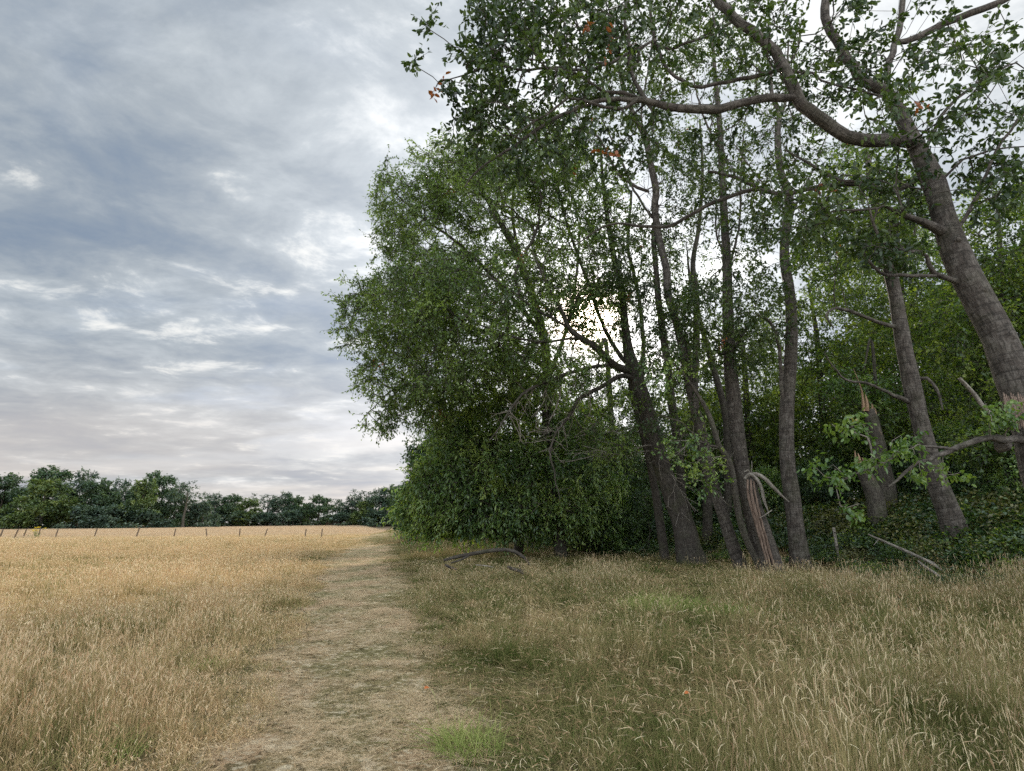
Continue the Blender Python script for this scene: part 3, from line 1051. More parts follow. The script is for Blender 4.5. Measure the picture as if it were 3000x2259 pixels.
def build_tree(name, label, cat, group, trunk, boughs=(), ells=(), leafmat=None, bark=None, seed=1, leaf=(0.12, 0.06), per=5, nl=8, tw=0.55,
               droop=0.25, hexa=False, alpha=0.25, odd=0.004, rt=0.006, rmin=0.006, trunk_sides=14, bare=(), shell=0.35, vmean=0.45,
               mid=0.5, flare=0.55, lump=0.07, extra=None, leafdroop=0.3, upb=0.6, spread=0.8, trunk_cap=False, pw=0.46, arch=0.12, boughlump=0.06, to_ground=True, mats=None):
    rng = np.random.default_rng(seed)
    tr = px_chain(trunk)
    if to_ground:
        b = tr[0]
        g = gz(b[0], b[1])
        if b[2] > g - 0.1:
            dirn = tr[0, :3] - tr[2, :3]
            dirn = dirn / abs(dirn[2])
            h = b[2] - (g - 0.25)
            k = max(2, int(h / 0.25))
            ext = [np.array([*(b[:3] + np.array([dirn[0] * 0.75, dirn[1] * 0.75, -1]) * h * j / k), b[3]]) for j in range(k, 0, -1)]
            tr = np.vstack([np.array(ext), tr])
    base = tr[0, :3].copy()
    base[2] = gz(base[0], base[1])
    root = empty(name, base, label, cat, group)
    T = Tubes()
    T.add(tr[:, :3], tr[:, 3], trunk_sides, flare, lump, seed, cap=trunk_cap)
    T.build('trunk', bark, root, base)
    chains = [(tr[len(tr) // 4:, :3], 0.0)]
    for bi, bo in enumerate(boughs):
        bc = px_chain(bo, 0.25)
        pts = bc[:, :3].copy()
        L_ = np.linspace(0, 1, len(pts))[:, None]
        pts += (rng.normal(0, 1, (len(pts), 3)) * 0.012)
        B = Tubes()
        B.add(pts, bc[:, 3], 9, 0.0, boughlump, seed + bi)
        B.build('bough', bark, root, base)
        chains.append((pts, 1.5))
    targets = []
    for e in ells:
        targets.append(ell_points(rng, e, shell))
    if targets:
        tg = np.concatenate(targets)
        ok = tg[:, 2] > ground(tg[:, 0], tg[:, 1]) + 0.4
        tg = tg[ok]
        br = grow(rng, chains, tg, alpha, rt=rt, rmin=rmin, pw=pw, arch=arch)
        Bt = Tubes()
        tips, dirs = [], []
        for pts, rr in br:
            Bt.add(pts, rr, 5 if rr[0] > 0.02 else 3)
            tips.append(pts[-1]); dirs.append(pts[-1] - pts[-2])
            if len(pts) > 3:
                for j in range(2, len(pts) - 1):
                    if rng.random() < mid and rr[j] < rmin * 3.0:
                        tips.append(pts[j]); dirs.append(pts[j + 1] - pts[j])
        Bt.build('branchwork', bark, root, base)
        tips = np.array(tips); dirs = nrm(np.array(dirs))
        V, Fc, v = foliage(rng, tips, dirs, leaf[0], leaf[1], per, nl, tw, droop, hexa, odd, spread, upb, leafdroop, vmean)
        mesh_obj('crown', V - base, Fc, leafmat, root, {'v': v})
        V, Fq = prisms(*foliage.last, rmin * 0.75)
        mesh_obj('twigs', V - base, Fq, bark, root, {'bk': V - base})
    # bare twigs
    if bare:
        tg = np.concatenate([ell_points(rng, e, 0.1) for e in bare])
        br = grow(rng, chains, tg, 0.75, rt=0.0075, rmin=0.0085, jit=0.10, arch=-0.06, step=0.35, ctl=0.10)
        Bt = Tubes()
        for pts, rr in br:
            Bt.add(pts, rr, 4)
        Bt.build('dead_twigs' if mats is None else 'bare_twigs', M_DEAD if mats is None else mats, root, base)
    if extra:
        extra(root, base, rng)
    return root


# ---- the big cherry leaning in from the right, nearest the viewer
A_TR = [(3200, 1700, 9.6, .42), (3120, 1530, 9.7, .35), (3062, 1380, 9.8, .33), (3022, 1250, 9.9, .285), (2982, 1143, 10, .27), (2930, 996, 10.1, .27), (2878, 900, 10.2, .265), (2832, 816, 10.3, .26),
        (2795, 725, 10.4, .25), (2765, 636, 10.5, .215), (2738, 542, 10.6, .215), (2705, 470, 10.7, .19), (2669, 400, 10.8, .16), (2633, 325, 10.9, .135), (2597, 267, 11, .13)]
A_B = [
    [(2690, 425, 10.7, .13), (2633, 409, 10.5, .135), (2542, 411, 10.3, .135), (2475, 398, 10.2, .13), (2420, 362, 10.1, .128), (2371, 325, 10, .125), (2339, 285, 10, .12), (2316, 235, 10, .115), (2289, 181, 10, .11),
     (2253, 131, 10, .105), (2199, 90, 10, .10), (2149, 50, 10, .10), (2108, 9, 10, .095), (2060, -60, 10, .09), (2010, -160, 10, .08)],
    [(2597, 267, 11, .125), (2556, 249, 11, .12), (2515, 221, 11, .11), (2484, 172, 11, .105), (2452, 118, 11, .10), (2420, 63, 11, .10), (2418, 0, 11, .10), (2430, -90, 11, .09)],
    [(2601, 262, 11, .07), (2601, 203, 11.2, .075), (2619, 136, 11.3, .07), (2637, 68, 11.4, .07), (2646, 0, 11.5, .065), (2650, -80, 11.6, .06)],
    [(2625, 125, 11.3, .06), (2692, 108, 11.2, .08), (2768, 68, 11, .08), (2841, 41, 10.8, .078), (2927, 9, 10.6, .075), (3010, -40, 10.4, .07)],
    [(2335, 287, 10, .07), (2253, 289, 10, .085), (2194, 294, 10, .08), (2136, 312, 10, .085), (2081, 321, 10, .088), (2034, 321, 10, .085), (1953, 313, 10, .075), (1883, 293, 10, .062), (1810, 291, 10, .052),
     (1729, 301, 10, .045), (1668, 325, 10, .042), (1607, 358, 10, .038), (1554, 391, 10, .034), (1485, 443, 10, .028), (1428, 476, 10, .022), (1383, 517, 10, .018), (1359, 553, 10, .012)],
    [(1890, 294, 10, .05), (1871, 262, 10.1, .045), (1851, 203, 10.2, .04), (1843, 122, 10.3, .035), (1830, 60, 10.4, .03), (1835, -40, 10.5, .025)],
    [(2295, 205, 10, .045), (2240, 216, 10.2, .045), (2199, 226, 10.3, .045), (2100, 244, 10.5, .04), (2054, 256, 10.6, .04), (2005, 240, 10.6, .038), (1953, 203, 10.6, .036), (1928, 142, 10.6, .034), (1908, 61, 10.6, .032), (1908, -40, 10.6, .03)],
    [(1912, 120, 10.6, .03), (1835, 159, 10.6, .032), (1770, 191, 10.5, .034), (1708, 203, 10.5, .034), (1607, 199, 10.4, .03), (1525, 203, 10.3, .026), (1444, 187, 10.2, .02), (1370, 215, 10, .015), (1290, 240, 9.8, .01)],
    [(2720, 500, 10.7, .06), (2620, 560, 11, .06), (2520, 538, 11.3, .055), (2407, 547, 11.8, .055), (2325, 565, 12, .055), (2253, 565, 12.2, .055), (2194, 538, 12.4, .05), (2140, 517, 12.6, .04), (2070, 500, 12.8, .03)],
    [(2215, 552, 12.3, .045), (2181, 560, 12.4, .05), (2123, 583, 12.6, .05), (2062, 608, 12.8, .05), (2007, 641, 13, .05), (1953, 665, 13.2, .048), (1881, 663, 13.4, .04), (1810, 655, 13.6, .03), (1740, 680, 13.8, .022), (1690, 715, 14, .015)],
    [(2560, 545, 11.1, .04), (2500, 530, 11.2, .04), (2443, 524, 11.3, .04), (2371, 479, 11.5, .03), (2300, 440, 11.7, .02)],
    [(2805, 823, 10.3, .06), (2770, 815, 10.2, .05), (2738, 802, 10.1, .05), (2713, 751, 10, .035), (2695, 744, 9.9, .032), (2616, 726, 9.7, .03), (2573, 690, 9.6, .028), (2555, 654, 9.5, .022), (2545, 605, 9.4, .015)],
    [(2745, 808, 10.1, .03), (2670, 807, 9.9, .034), (2580, 796, 9.7, .03), (2545, 770, 9.6, .022), (2530, 735, 9.5, .015)],
    [(2770, 680, 10.4, .11), (2742, 668, 10.3, .10), (2706, 650, 10.1, .07), (2645, 632, 9.9, .05), (2590, 600, 9.8, .02)],
    [(2990, 1288, 9.8, .07), (2946, 1290, 9.5, .06), (2904, 1282, 9.3, .05), (2845, 1294, 9.1, .045), (2778, 1324, 8.9, .04), (2749, 1336, 8.8, .034), (2694, 1357, 8.6, .026), (2652, 1387, 8.5, .022), (2602, 1426, 8.4, .012)],
    [(2800, 1316, 8.95, .022), (2700, 1310, 8.7, .02), (2620, 1340, 8.5, .017), (2560, 1370, 8.4, .014), (2500, 1395, 8.3, .011), (2430, 1420, 8.2, .008)],
    [(2785, 700, 10.4, .04), (2850, 600, 10.2, .035), (2900, 480, 10, .03), (2960, 380, 9.8, .025), (3040, 300, 9.6, .02)],
    [(2700, 470, 10.7, .04), (2760, 340, 10.6, .035), (2850, 250, 10.4, .03), (2960, 190, 10.2, .02)],
    [(2740, 560, 10.6, .03), (2790, 490, 10.4, .025), (2900, 440, 10.1, .02), (3010, 430, 9.9, .012)],
]


def a_extra(root, base, rng):
    # hollow with torn edges low on the trunk
    T = Tubes()
    for k in range(9):
        x0 = 2940 + k * 7
        p = np.array([P(x0, 1150 + 5 * (k % 3), 9.62), P(x0 + 8, 1190, 9.50), P(x0 + 26, 1250 + 8 * (k % 2), 9.45)])
        T.add(p, [0.006, 0.03, 0.012], 6)
    T.build('torn_wood', M_TORN, root, base)
    for kx, ky, kY, kr in ((2968, 985, 9.86, .085), (2890, 850, 9.98, .05), (2812, 700, 10.14, .045), (2950, 1300, 9.55, .11)):
        T = Tubes()
        c = P(kx, ky, kY)
        dirn = nrm(np.array([[0.5, -1.0, -0.1]]))[0]
        T.add(np.array([c - dirn * kr * 1.2, c - dirn * kr * .3, c + dirn * kr * .25, c + dirn * kr * .45, c + dirn * kr * .30]), [kr * 1.5, kr * 1.25, kr * .95, kr * .55, kr * .15], 12, 0, .25, int(kx))
        T.build('knot', M_CHERRY, root, base)
    # fresh leaf sprays on the low pale bough
    tips = []
    for e in [(2660, 1310, 55, 40, 8.5, .4, 13), (2480, 1255, 80, 30, 8.3, .5, 11), (2430, 1385, 60, 35, 8.2, .4, 10), (2530, 1350, 70, 35, 8.4, .5, 9), (2790, 1380, 45, 18, 8.8, .3, 5), (2690, 1395, 35, 20, 8.6, .3, 5),
              (2940, 1210, 60, 60, 9.2, .3, 18), (2490, 1480, 30, 20, 8.3, .3, 3)]:
        tips.append(ell_points(rng, e, 0.0))
    tips = np.concatenate(tips)
    V, Fc, v = foliage(rng, tips, rng.normal(0, 1, (len(tips), 3)) + np.array([-0.6, 0, 0.1]), 0.092, 0.050, 3, 5, 0.22, 0.35, True, 0.01, 0.8, 0.8, 0.5, 0.5)
    mesh_obj('low_leaf_sprays', V - base, Fc, M_LEAF_Y, root, {'v': v})
    Bt = Tubes()
    low = [(px_chain(c, 0.2)[:, :3], 0.0) for c in (A_B[14], A_B[15])]
    for pts, rr in grow(rng, low, tips, 0.1, rt=0.005, rmin=0.0045, jit=0.12):
        Bt.add(pts, rr, 4)
    Bt.build('pale_twigs', M_DEAD, root, base)


build_tree('cherry_tree', 'huge leaning cherry tree filling the upper right, trunk cut by the right edge', 'tree', 'cherry trees at the edge of the wood',
           A_TR, A_B,
           [(1490, 60, 120, 150, 9.8, 1.5, 80), (1620, 130, 230, 220, 10.3, 2.0, 190), (1395, 20, 40, 60, 9.7, .6, 12), (1215, 180, 14, 25, 9.4, .2, 3), (1262, 75, 14, 45, 9.4, .2, 4), (1310, 250, 60, 20, 9.5, .3, 7), (1345, 130, 30, 50, 9.6, .4, 7), (1345, 330, 25, 35, 9.7, .3, 5), (1320, 400, 18, 25, 9.8, .3, 4), (1880, 90, 280, 220, 10.6, 2.0, 190), (1430, 250, 80, 130, 10, 1.2, 55), (1500, 390, 150, 130, 10.2, 1.5, 80),
            (2350, 110, 300, 200, 11, 2.5, 150), (2760, 260, 300, 260, 10.2, 2.5, 190), (2480, 590, 260, 130, 10.8, 1.6, 100),
            (2230, 430, 230, 170, 11.5, 1.6, 55), (1750, 400, 250, 130, 10.5, 1.5, 80), (2300, 640, 200, 90, 12, 1.5, 40), (2600, 730, 110, 70, 9.8, .8, 35), (2900, 520, 130, 120, 10, 1.5, 50), (2100, -120, 700, 120, 10.5, 2.5, 110)],
           M_LEAF_A, M_CHERRY, seed=3, leaf=(0.130, 0.070), per=3, nl=5, tw=0.32, droop=0.3, hexa=True, alpha=0.22, odd=0.005, rt=0.0055, rmin=0.0055, trunk_sides=22,
           mid=0.55, extra=a_extra, upb=0.45)

# ---- the row of cherries and maples at the wood edge
CH = 'cherry trees at the edge of the wood'
build_tree('cherry_tree', 'stout banded cherry trunk leaning left in brambles, right of the broken snags', 'tree', CH,
           [(2795, 1545, 17, .31), (2745, 1410, 17, .28), (2705, 1270, 17, .24), (2675, 1140, 17, .24), (2645, 1000, 17, .22), (2622, 860, 17, .19), (2605, 780, 17, .19), (2585, 690, 17, .15), (2560, 580, 17, .12), (2540, 450, 17, .09)],
           [[(2632, 958, 17, .08), (2590, 950, 16.8, .06), (2530, 925, 16.5, .055), (2470, 905, 16.2, .05), (2440, 905, 16, .035), (2420, 925, 15.9, .03), (2445, 960, 15.8, .02)],
            [(2660, 1175, 17, .08), (2600, 1150, 16.8, .05), (2540, 1122, 16.5, .04), (2480, 1115, 16.3, .035), (2440, 1070, 16, .025), (2415, 1030, 15.8, .012)],
            [(2690, 1110, 17, .07), (2715, 1108, 16.8, .05), (2745, 1140, 16.6, .04), (2760, 1200, 16.5, .02)],
            [(2610, 800, 17, .07), (2650, 740, 17.3, .05), (2680, 680, 17.6, .04), (2700, 590, 18, .03)]],
           [(2560, 560, 150, 160, 17, 2.5, 190), (2450, 720, 160, 120, 16.5, 2, 120), (2640, 640, 110, 120, 17.5, 2, 80)],
           M_LEAF_W, M_CHERRY, seed=5, leaf=(0.13, 0.07), per=4, nl=6, tw=0.5, hexa=True, rt=0.005, rmin=0.006, trunk_sides=18)

build_tree('cherry_tree', 'straight pole-like cherry trunk just right of the torn trunk, rightmost of the close cluster', 'tree', CH,
           [(2345, 1652, 20, .30), (2333, 1560, 20, .275), (2320, 1450, 20, .265), (2307, 1350, 20, .25), (2305, 1200, 20, .24), (2315, 1070, 20, .225), (2319, 970, 20, .215), (2314, 861, 20, .19), (2298, 753, 20, .175),
            (2306, 645, 20, .17), (2311, 572, 20, .16), (2286, 500, 20, .14), (2278, 400, 20, .12), (2283, 330, 20, .10), (2262, 280, 20, .08), (2255, 180, 20, .06)],
           [[(2300, 740, 20, .05), (2320, 640, 20.2, .04), (2350, 560, 20.4, .035), (2390, 480, 20.5, .03), (2420, 400, 20.6, .02)],
            [(2283, 350, 20, .07), (2300, 300, 20, .06), (2305, 220, 20, .05), (2310, 120, 20, .04)],
            [(2309, 1200, 20, .05), (2290, 1150, 19.8, .065), (2288, 1090, 19.7, .06), (2283, 1020, 19.6, .06), (2265, 960, 19.5, .055), (2245, 935, 19.4, .055), (2222, 925, 19.3, .05)],
            [(2305, 600, 20, .04), (2220, 520, 19.6, .03), (2150, 420, 19.2, .02)]],
           [(2290, 640, 110, 230, 20, 1.2, 100), (2290, 300, 160, 170, 20, 2, 120), (2250, 900, 130, 110, 19.5, 1.5, 80), (2420, 440, 100, 120, 20.5, 1.2, 60), (2400, 700, 90, 110, 20.5, 1.2, 50)],
           M_LEAF_A, M_CHERRY, bare=[(2240, 420, 150, 230, 20.5, 1.5, 90), (2380, 640, 90, 130, 20.5, 1, 30)], mats=M_GREY, seed=6, leaf=(0.13, 0.075), per=3, nl=6, tw=0.45, hexa=True, rt=0.005, rmin=0.006, vmean=0.55)

build_tree('cherry_tree', 'thick dark trunk rising directly behind the torn trunk', 'tree', CH,
           [(2240, 1648, 21.5, .31), (2215, 1560, 21.5, .29), (2195, 1480, 21.5, .285), (2175, 1380, 21.5, .285), (2160, 1270, 21.5, .28), (2148, 1150, 21.5, .27), (2140, 1079, 21.5, .25), (2133, 934, 21.5, .22), (2129, 753, 21.5, .18),
            (2122, 645, 21.5, .16), (2115, 500, 21.5, .14), (2107, 350, 21.5, .12), (2095, 220, 21.5, .09), (2085, 80, 21.5, .06)],
           [[(2135, 790, 21.5, .06), (2155, 710, 21.5, .05), (2168, 640, 21.5, .045), (2172, 500, 21.5, .04), (2180, 380, 21.5, .03), (2200, 260, 21.5, .02)],
            [(2133, 1040, 21.5, .09), (2165, 1000, 21.2, .07), (2185, 965, 21, .06), (2215, 935, 20.8, .05)],
            [(2130, 760, 21.5, .05), (2100, 690, 21.6, .04), (2098, 600, 21.8, .03)],
            [(2112, 450, 21.5, .05), (2060, 340, 21.3, .04), (2030, 220, 21, .03)]],
           [(2120, 880, 170, 110, 20.8, 1.8, 150), (2110, 520, 100, 200, 21.5, 1.4, 95), (2180, 700, 80, 90, 21.2, 1, 40), (2090, 180, 170, 160, 21.5, 2.5, 110), (2040, 1020, 110, 80, 21, 1.5, 60), (2190, 1010, 90, 80, 21, 1.5, 45)],
           M_LEAF_A, M_CHERRY, bare=[(2120, 560, 130, 230, 21, 1.5, 110)], mats=M_GREY, seed=7, leaf=(0.13, 0.075), per=4, nl=6, tw=0.5, hexa=True, rt=0.005, rmin=0.006, vmean=0.55)

build_tree('cherry_tree', 'slim leaning trunk left of the torn trunk, forking high above', 'tree', CH,
           [(2166, 1648, 21, .21), (2139, 1575, 21, .205), (2115, 1500, 21, .205), (2085, 1410, 21.2, .205), (2067, 1335, 21.3, .20), (2055, 1260, 21.4, .20), (2034, 1190, 21.5, .19), (2011, 1078, 21.6, .18), (1989, 970, 21.7, .165),
            (1957, 861, 21.8, .16), (1952, 789, 21.8, .155), (1931, 699, 22, .15), (1918, 608, 22, .15), (1922, 560, 22, .15), (1908, 488, 22, .14), (1891, 407, 22, .125), (1867, 358, 22, .11), (1847, 313, 22, .10), (1822, 244, 22, .08), (1800, 120, 22, .06)],
           [[(1925, 600, 22, .10), (1915, 690, 22.3, .11), (1920, 780, 22.5, .11), (1930, 900, 22.6, .12), (1950, 1050, 22.7, .13)],
            [(1900, 560, 22, .07), (1867, 549, 22, .07), (1810, 508, 22, .06), (1778, 447, 22, .055), (1749, 399, 22, .05), (1688, 378, 22, .035), (1627, 362, 22, .02)],
            [(1912, 640, 22, .05), (1860, 560, 22.4, .05), (1820, 470, 22.6, .045), (1802, 431, 22.8, .04), (1760, 340, 23, .03)],
            [(1885, 400, 22, .05), (1880, 320, 22, .045), (1900, 200, 22, .04), (1920, 60, 22, .03)]],
           [(1800, 300, 190, 160, 22, 2.5, 170), (1930, 1000, 90, 160, 21.8, 1.5, 110), (1870, 750, 120, 160, 22.5, 2, 150), (2010, 560, 90, 150, 22, 1.5, 80), (1960, 420, 90, 110, 22, 1.5, 60), (1900, 100, 180, 130, 22, 2, 100), (2000, 1200, 100, 110, 21.4, 1.2, 50), (1980, 880, 70, 90, 22, 1, 26)],
           M_LEAF_A, M_CHERRY, bare=[(1950, 640, 120, 240, 22, 1.5, 100)], mats=M_GREY, seed=8, leaf=(0.13, 0.07), per=4, nl=6, tw=0.5, hexa=True, rt=0.005, rmin=0.006, vmean=0.5)

build_tree('hazel_tree', 'thin crooked mossy stem curving up between the slim leaning trunk and the torn trunk', 'tree', 'thin stems in the close cluster',
           [(2217, 1644, 20.5, .10), (2184, 1575, 20.5, .11), (2163, 1500, 20.5, .12), (2151, 1425, 20.5, .11), (2136, 1350, 20.5, .105), (2106, 1305, 20.5, .095), (2088, 1245, 20.5, .09), (2070, 1200, 20.5, .08), (2040, 1150, 20.4, .06), (1990, 1080, 20.3, .05), (1930, 1040, 20.2, .03)],
           [[(2110, 1310, 20.5, .05), (2060, 1300, 20.2, .04), (2030, 1270, 20, .03), (1990, 1235, 19.8, .02), (1930, 1215, 19.5, .01)]],
           [(1960, 1080, 80, 60, 20.2, .8, 30), (2020, 1300, 80, 70, 20, 1, 30), (2080, 1400, 60, 80, 20, .8, 22)], M_LEAF_O, M_GREY, seed=9, leaf=(0.13, 0.075), per=3, nl=5, tw=0.4, hexa=True, rt=0.005, rmin=0.006,
           bare=[(2050, 1330, 120, 90, 20, .8, 40)])

build_tree('maple_tree', 'broad-based trunk at the left of the close cluster with long dark boughs', 'tree', None,
           [(2022, 1626, 24, .50), (1998, 1530, 24, .42), (1971, 1455, 24, .39), (1944, 1380, 24, .37), (1920, 1305, 24, .35), (1903, 1230, 24, .34), (1882, 1165, 24, .33), (1861, 1094, 24, .30), (1842, 1035, 24, .24), (1832, 960, 24, .18),
            (1822, 860, 24, .15), (1800, 760, 24, .13), (1780, 640, 24, .11), (1765, 520, 24, .08), (1760, 420, 24, .05)],
           [[(1857, 1092, 24, .18), (1798, 1069, 23.5, .17), (1748, 1018, 23, .15), (1693, 985, 22.6, .12), (1664, 955, 22.4, .10), (1640, 900, 22.2, .08), (1600, 830, 22, .06), (1560, 740, 22, .04)],
            [(1850, 1075, 24, .12), (1819, 1045, 24.2, .10), (1769, 960, 24.4, .09), (1730, 850, 24.6, .08), (1690, 740, 24.8, .07), (1650, 620, 25, .05), (1620, 500, 25, .035)],
            [(1862, 1110, 24, .12), (1819, 1102, 23.6, .11), (1756, 1136, 23.2, .09), (1706, 1161, 23, .08), (1689, 1178, 22.9, .075), (1668, 1220, 22.8, .06), (1630, 1266, 22.6, .05), (1613, 1325, 22.5, .04), (1626, 1400, 22.4, .025), (1640, 1470, 22.3, .012)],
            [(1780, 1068, 23.3, .08), (1710, 1081, 22.8, .075), (1630, 1107, 22.4, .07), (1546, 1144, 22, .06), (1504, 1186, 21.8, .045), (1462, 1254, 21.6, .03), (1433, 1291, 21.5, .015)],
            [(1700, 990, 22.7, .06), (1560, 1000, 22.2, .05), (1430, 960, 22, .04), (1320, 930, 22, .03), (1230, 960, 22, .02)],
            [(1664, 958, 22.4, .06), (1560, 900, 22.4, .055), (1450, 820, 22.4, .045), (1350, 790, 22.4, .035), (1240, 800, 22.4, .02)],
            [(1900, 1225, 24, .12), (1880, 1120, 24.5, .11), (1885, 1000, 24.8, .10), (1870, 860, 25, .09), (1840, 720, 25, .08), (1850, 560, 25, .06)],
            [(1965, 1440, 24, .10), (2000, 1450, 24.4, .10), (2030, 1540, 24.6, .11), (2045, 1600, 24.7, .12)]],
           [(1420, 900, 230, 200, 22.6, 3, 300), (1300, 1080, 150, 80, 22.4, 2, 90), (1660, 720, 160, 230, 23.5, 3, 260), (1700, 560, 150, 140, 23.5, 2.5, 110), (1800, 740, 90, 160, 24, 2, 80), (1500, 560, 140, 100, 23, 2, 90), (1580, 450, 190, 130, 22.5, 2.5, 200), (1600, 1060, 200, 90, 22.8, 2, 150), (1250, 870, 160, 150, 22.4, 2, 180), (1760, 900, 100, 130, 24, 2, 90), (1700, 910, 80, 90, 23, 1, 55), (1780, 1250, 120, 120, 23.5, 1.5, 60)],
           M_LEAF_I, M_DARKB, seed=11, leaf=(0.165, 0.078), per=5, nl=6, tw=0.62, droop=0.2, rt=0.008, rmin=0.012, trunk_sides=18, odd=0.004, flare=0.5,
           bare=[(1640, 1250, 130, 130, 22.5, 1.2, 120), (1530, 1230, 110, 90, 22, 1, 70), (1700, 1180, 90, 70, 22.8, 1, 40), (1960, 1300, 110, 120, 23.2, .8, 50), (2010, 1480, 60, 110, 23.4, .5, 24)])

# ---- trees behind with the wide fine-leaved crown over the path
build_tree('ash_tree', 'tall ash tree whose crown bulges furthest left over the field against the cloud', 'tree', None,
           [(1640, 1590, 29, .30), (1605, 1300, 29, .27), (1600, 1050, 29, .25), (1570, 900, 28.5, .22), (1520, 760, 28, .19), (1460, 640, 27.5, .15), (1400, 540, 27, .10), (1360, 480, 27, .06)],
           [[(1600, 1080, 29, .16), (1500, 1000, 28, .13), (1380, 960, 27, .10), (1260, 930, 26.5, .08), (1140, 880, 26, .05), (1040, 860, 26, .03)],
            [(1590, 980, 28.8, .14), (1480, 850, 28, .11), (1350, 720, 27, .08), (1240, 640, 26.5, .05), (1150, 560, 26, .03)],
            [(1500, 1010, 28, .08), (1380, 1060, 27, .07), (1250, 1100, 26, .05), (1140, 1150, 25.5, .03), (1090, 1200, 25.3, .015)],
            [(1530, 780, 28.2, .10), (1500, 620, 28, .08), (1520, 480, 28, .05)],
            [(1602, 1120, 29, .12), (1660, 960, 29.5, .10), (1690, 800, 30, .08), (1700, 640, 30, .06)]],
           [(1200, 590, 110, 110, 26, 1.8, 70), (1420, 470, 130, 90, 27, 2, 110), (1320, 560, 110, 90, 26.8, 2, 70), (1170, 900, 165, 120, 26, 2.2, 230), (1260, 700, 165, 140, 26.5, 2.5, 230), (1165, 640, 75, 130, 26, 1.5, 85), (1380, 560, 140, 130, 27, 2.5, 230), (1150, 1080, 125, 120, 25.6, 2, 170), (1380, 1020, 220, 130, 27, 2.5, 260), (1480, 1110, 190, 70, 27, 2, 110),
            (1230, 1180, 110, 90, 25.8, 1.5, 70), (1500, 800, 200, 170, 28, 3, 200), (1075, 860, 90, 60, 25.8, 1, 50), (1015, 960, 35, 60, 25.8, .6, 16), (1110, 1225, 50, 45, 25.5, .6, 24), (1130, 500, 30, 50, 26, .5, 8), (1290, 470, 100, 70, 26.8, 1.5, 60), (1330, 840, 200, 130, 27, 2.5, 170)],
           M_LEAF_I, M_DARKB, seed=12, leaf=(0.165, 0.076), per=5, nl=6, tw=0.68, droop=0.15, rt=0.0085, rmin=0.013, odd=0.004, flare=0.3, vmean=0.5)

build_tree('chestnut_tree', 'dense sweet chestnut with long drooping leaves sweeping down to the grass beside the path', 'tree', None,
           [(1520, 1585, 32, .26), (1512, 1400, 32, .24), (1512, 1250, 32, .22), (1505, 1150, 32, .18), (1490, 1050, 32, .13), (1480, 1000, 32, .08)],
           [[(1512, 1300, 32, .10), (1420, 1270, 30.5, .08), (1320, 1300, 29.5, .05), (1240, 1370, 29, .03)],
            [(1512, 1220, 32, .10), (1600, 1200, 30.5, .08), (1700, 1250, 29.5, .05), (1780, 1340, 29, .03)],
            [(1508, 1350, 32, .09), (1480, 1340, 30, .07), (1440, 1400, 28.6, .05), (1410, 1490, 28, .03)],
            [(1512, 1400, 32, .09), (1560, 1380, 30, .07), (1600, 1430, 28.6, .05), (1630, 1510, 28, .03)]],
           [(1440, 1390, 220, 130, 29.2, 2.8, 300), (1375, 1310, 130, 90, 29.5, 2.5, 140), (1640, 1410, 190, 140, 29.2, 2.8, 210), (1300, 1450, 120, 90, 28.8, 2, 130), (1420, 1480, 200, 60, 28.2, 1.2, 110), (1470, 1230, 200, 100, 30.2, 2.5, 200), (1520, 1510, 260, 55, 28.8, 2, 150),
            (1370, 1520, 200, 40, 29, 2, 90), (1700, 1500, 120, 60, 29.3, 2, 70), (1330, 1190, 130, 80, 29.5, 1.8, 80), (1560, 1160, 130, 80, 30, 2, 70), (1700, 1260, 110, 90, 29.3, 1.8, 80), (1195, 1490, 40, 45, 29, 1, 18), (1245, 1400, 50, 60, 29, 1, 26)],
           M_LEAF_O, M_DARKB, seed=13, leaf=(0.22, 0.078), per=6, nl=7, tw=0.85, droop=0.3, leafdroop=0.6, spread=1.1, hexa=True, rt=0.009, rmin=0.013, odd=0.002, flare=0.3, vmean=0.5,
           bare=[(1560, 1420, 130, 110, 27.2, .6, 26), (1330, 1420, 100, 90, 27.2, .5, 10), (1450, 1330, 140, 80, 27.5, .6, 14)])

build_tree('holly_tree', 'dark dense tree at the far end of the wood edge, left of the drooping chestnut', 'tree', None,
           [(1235, 1555, 50, .30), (1238, 1450, 50, .25), (1240, 1350, 50, .15), (1245, 1290, 50, .08)], [],
           [(1215, 1475, 52, 65, 49, 2.5, 190), (1265, 1385, 62, 90, 50, 3, 210), (1320, 1450, 90, 95, 49, 3, 200), (1228, 1530, 66, 22, 48, 2, 70), (1232, 1330, 36, 45, 49, 1, 34), (1285, 1300, 40, 50, 50, 1, 40)],
           M_LEAF_D, M_DARKB, seed=14, leaf=(0.26, 0.15), per=6, nl=6, tw=0.9, droop=0.2, rt=0.008, rmin=0.012, flare=0.2, vmean=0.5, odd=0.0)

# ---- leafy trees of the wood behind the front row
WOOD = 'leafy trees standing inside the wood'
def wood_tree(lab, bx, Y, seed, ells, mat=None, kind='beech_tree', leaf=(0.165, 0.105), topx=None, topy=700, r=.2, per=4):
    tx = bx - 60 if topx is None else topx
    build_tree(kind, lab, 'tree', WOOD, [(bx, 1560, Y, r), (bx * .75 + tx * .25, 1300, Y, r * .9), (bx * .4 + tx * .6, 1000, Y, r * .7), (tx, topy, Y, r * .3)], [], ells,
               mat or M_LEAF_W, M_GREY, seed=seed, leaf=leaf, per=per, nl=7, tw=0.75, droop=0.12, rt=0.006, rmin=0.010, trunk_sides=10, flare=0.25, vmean=0.52, odd=0.03, upb=1.3)


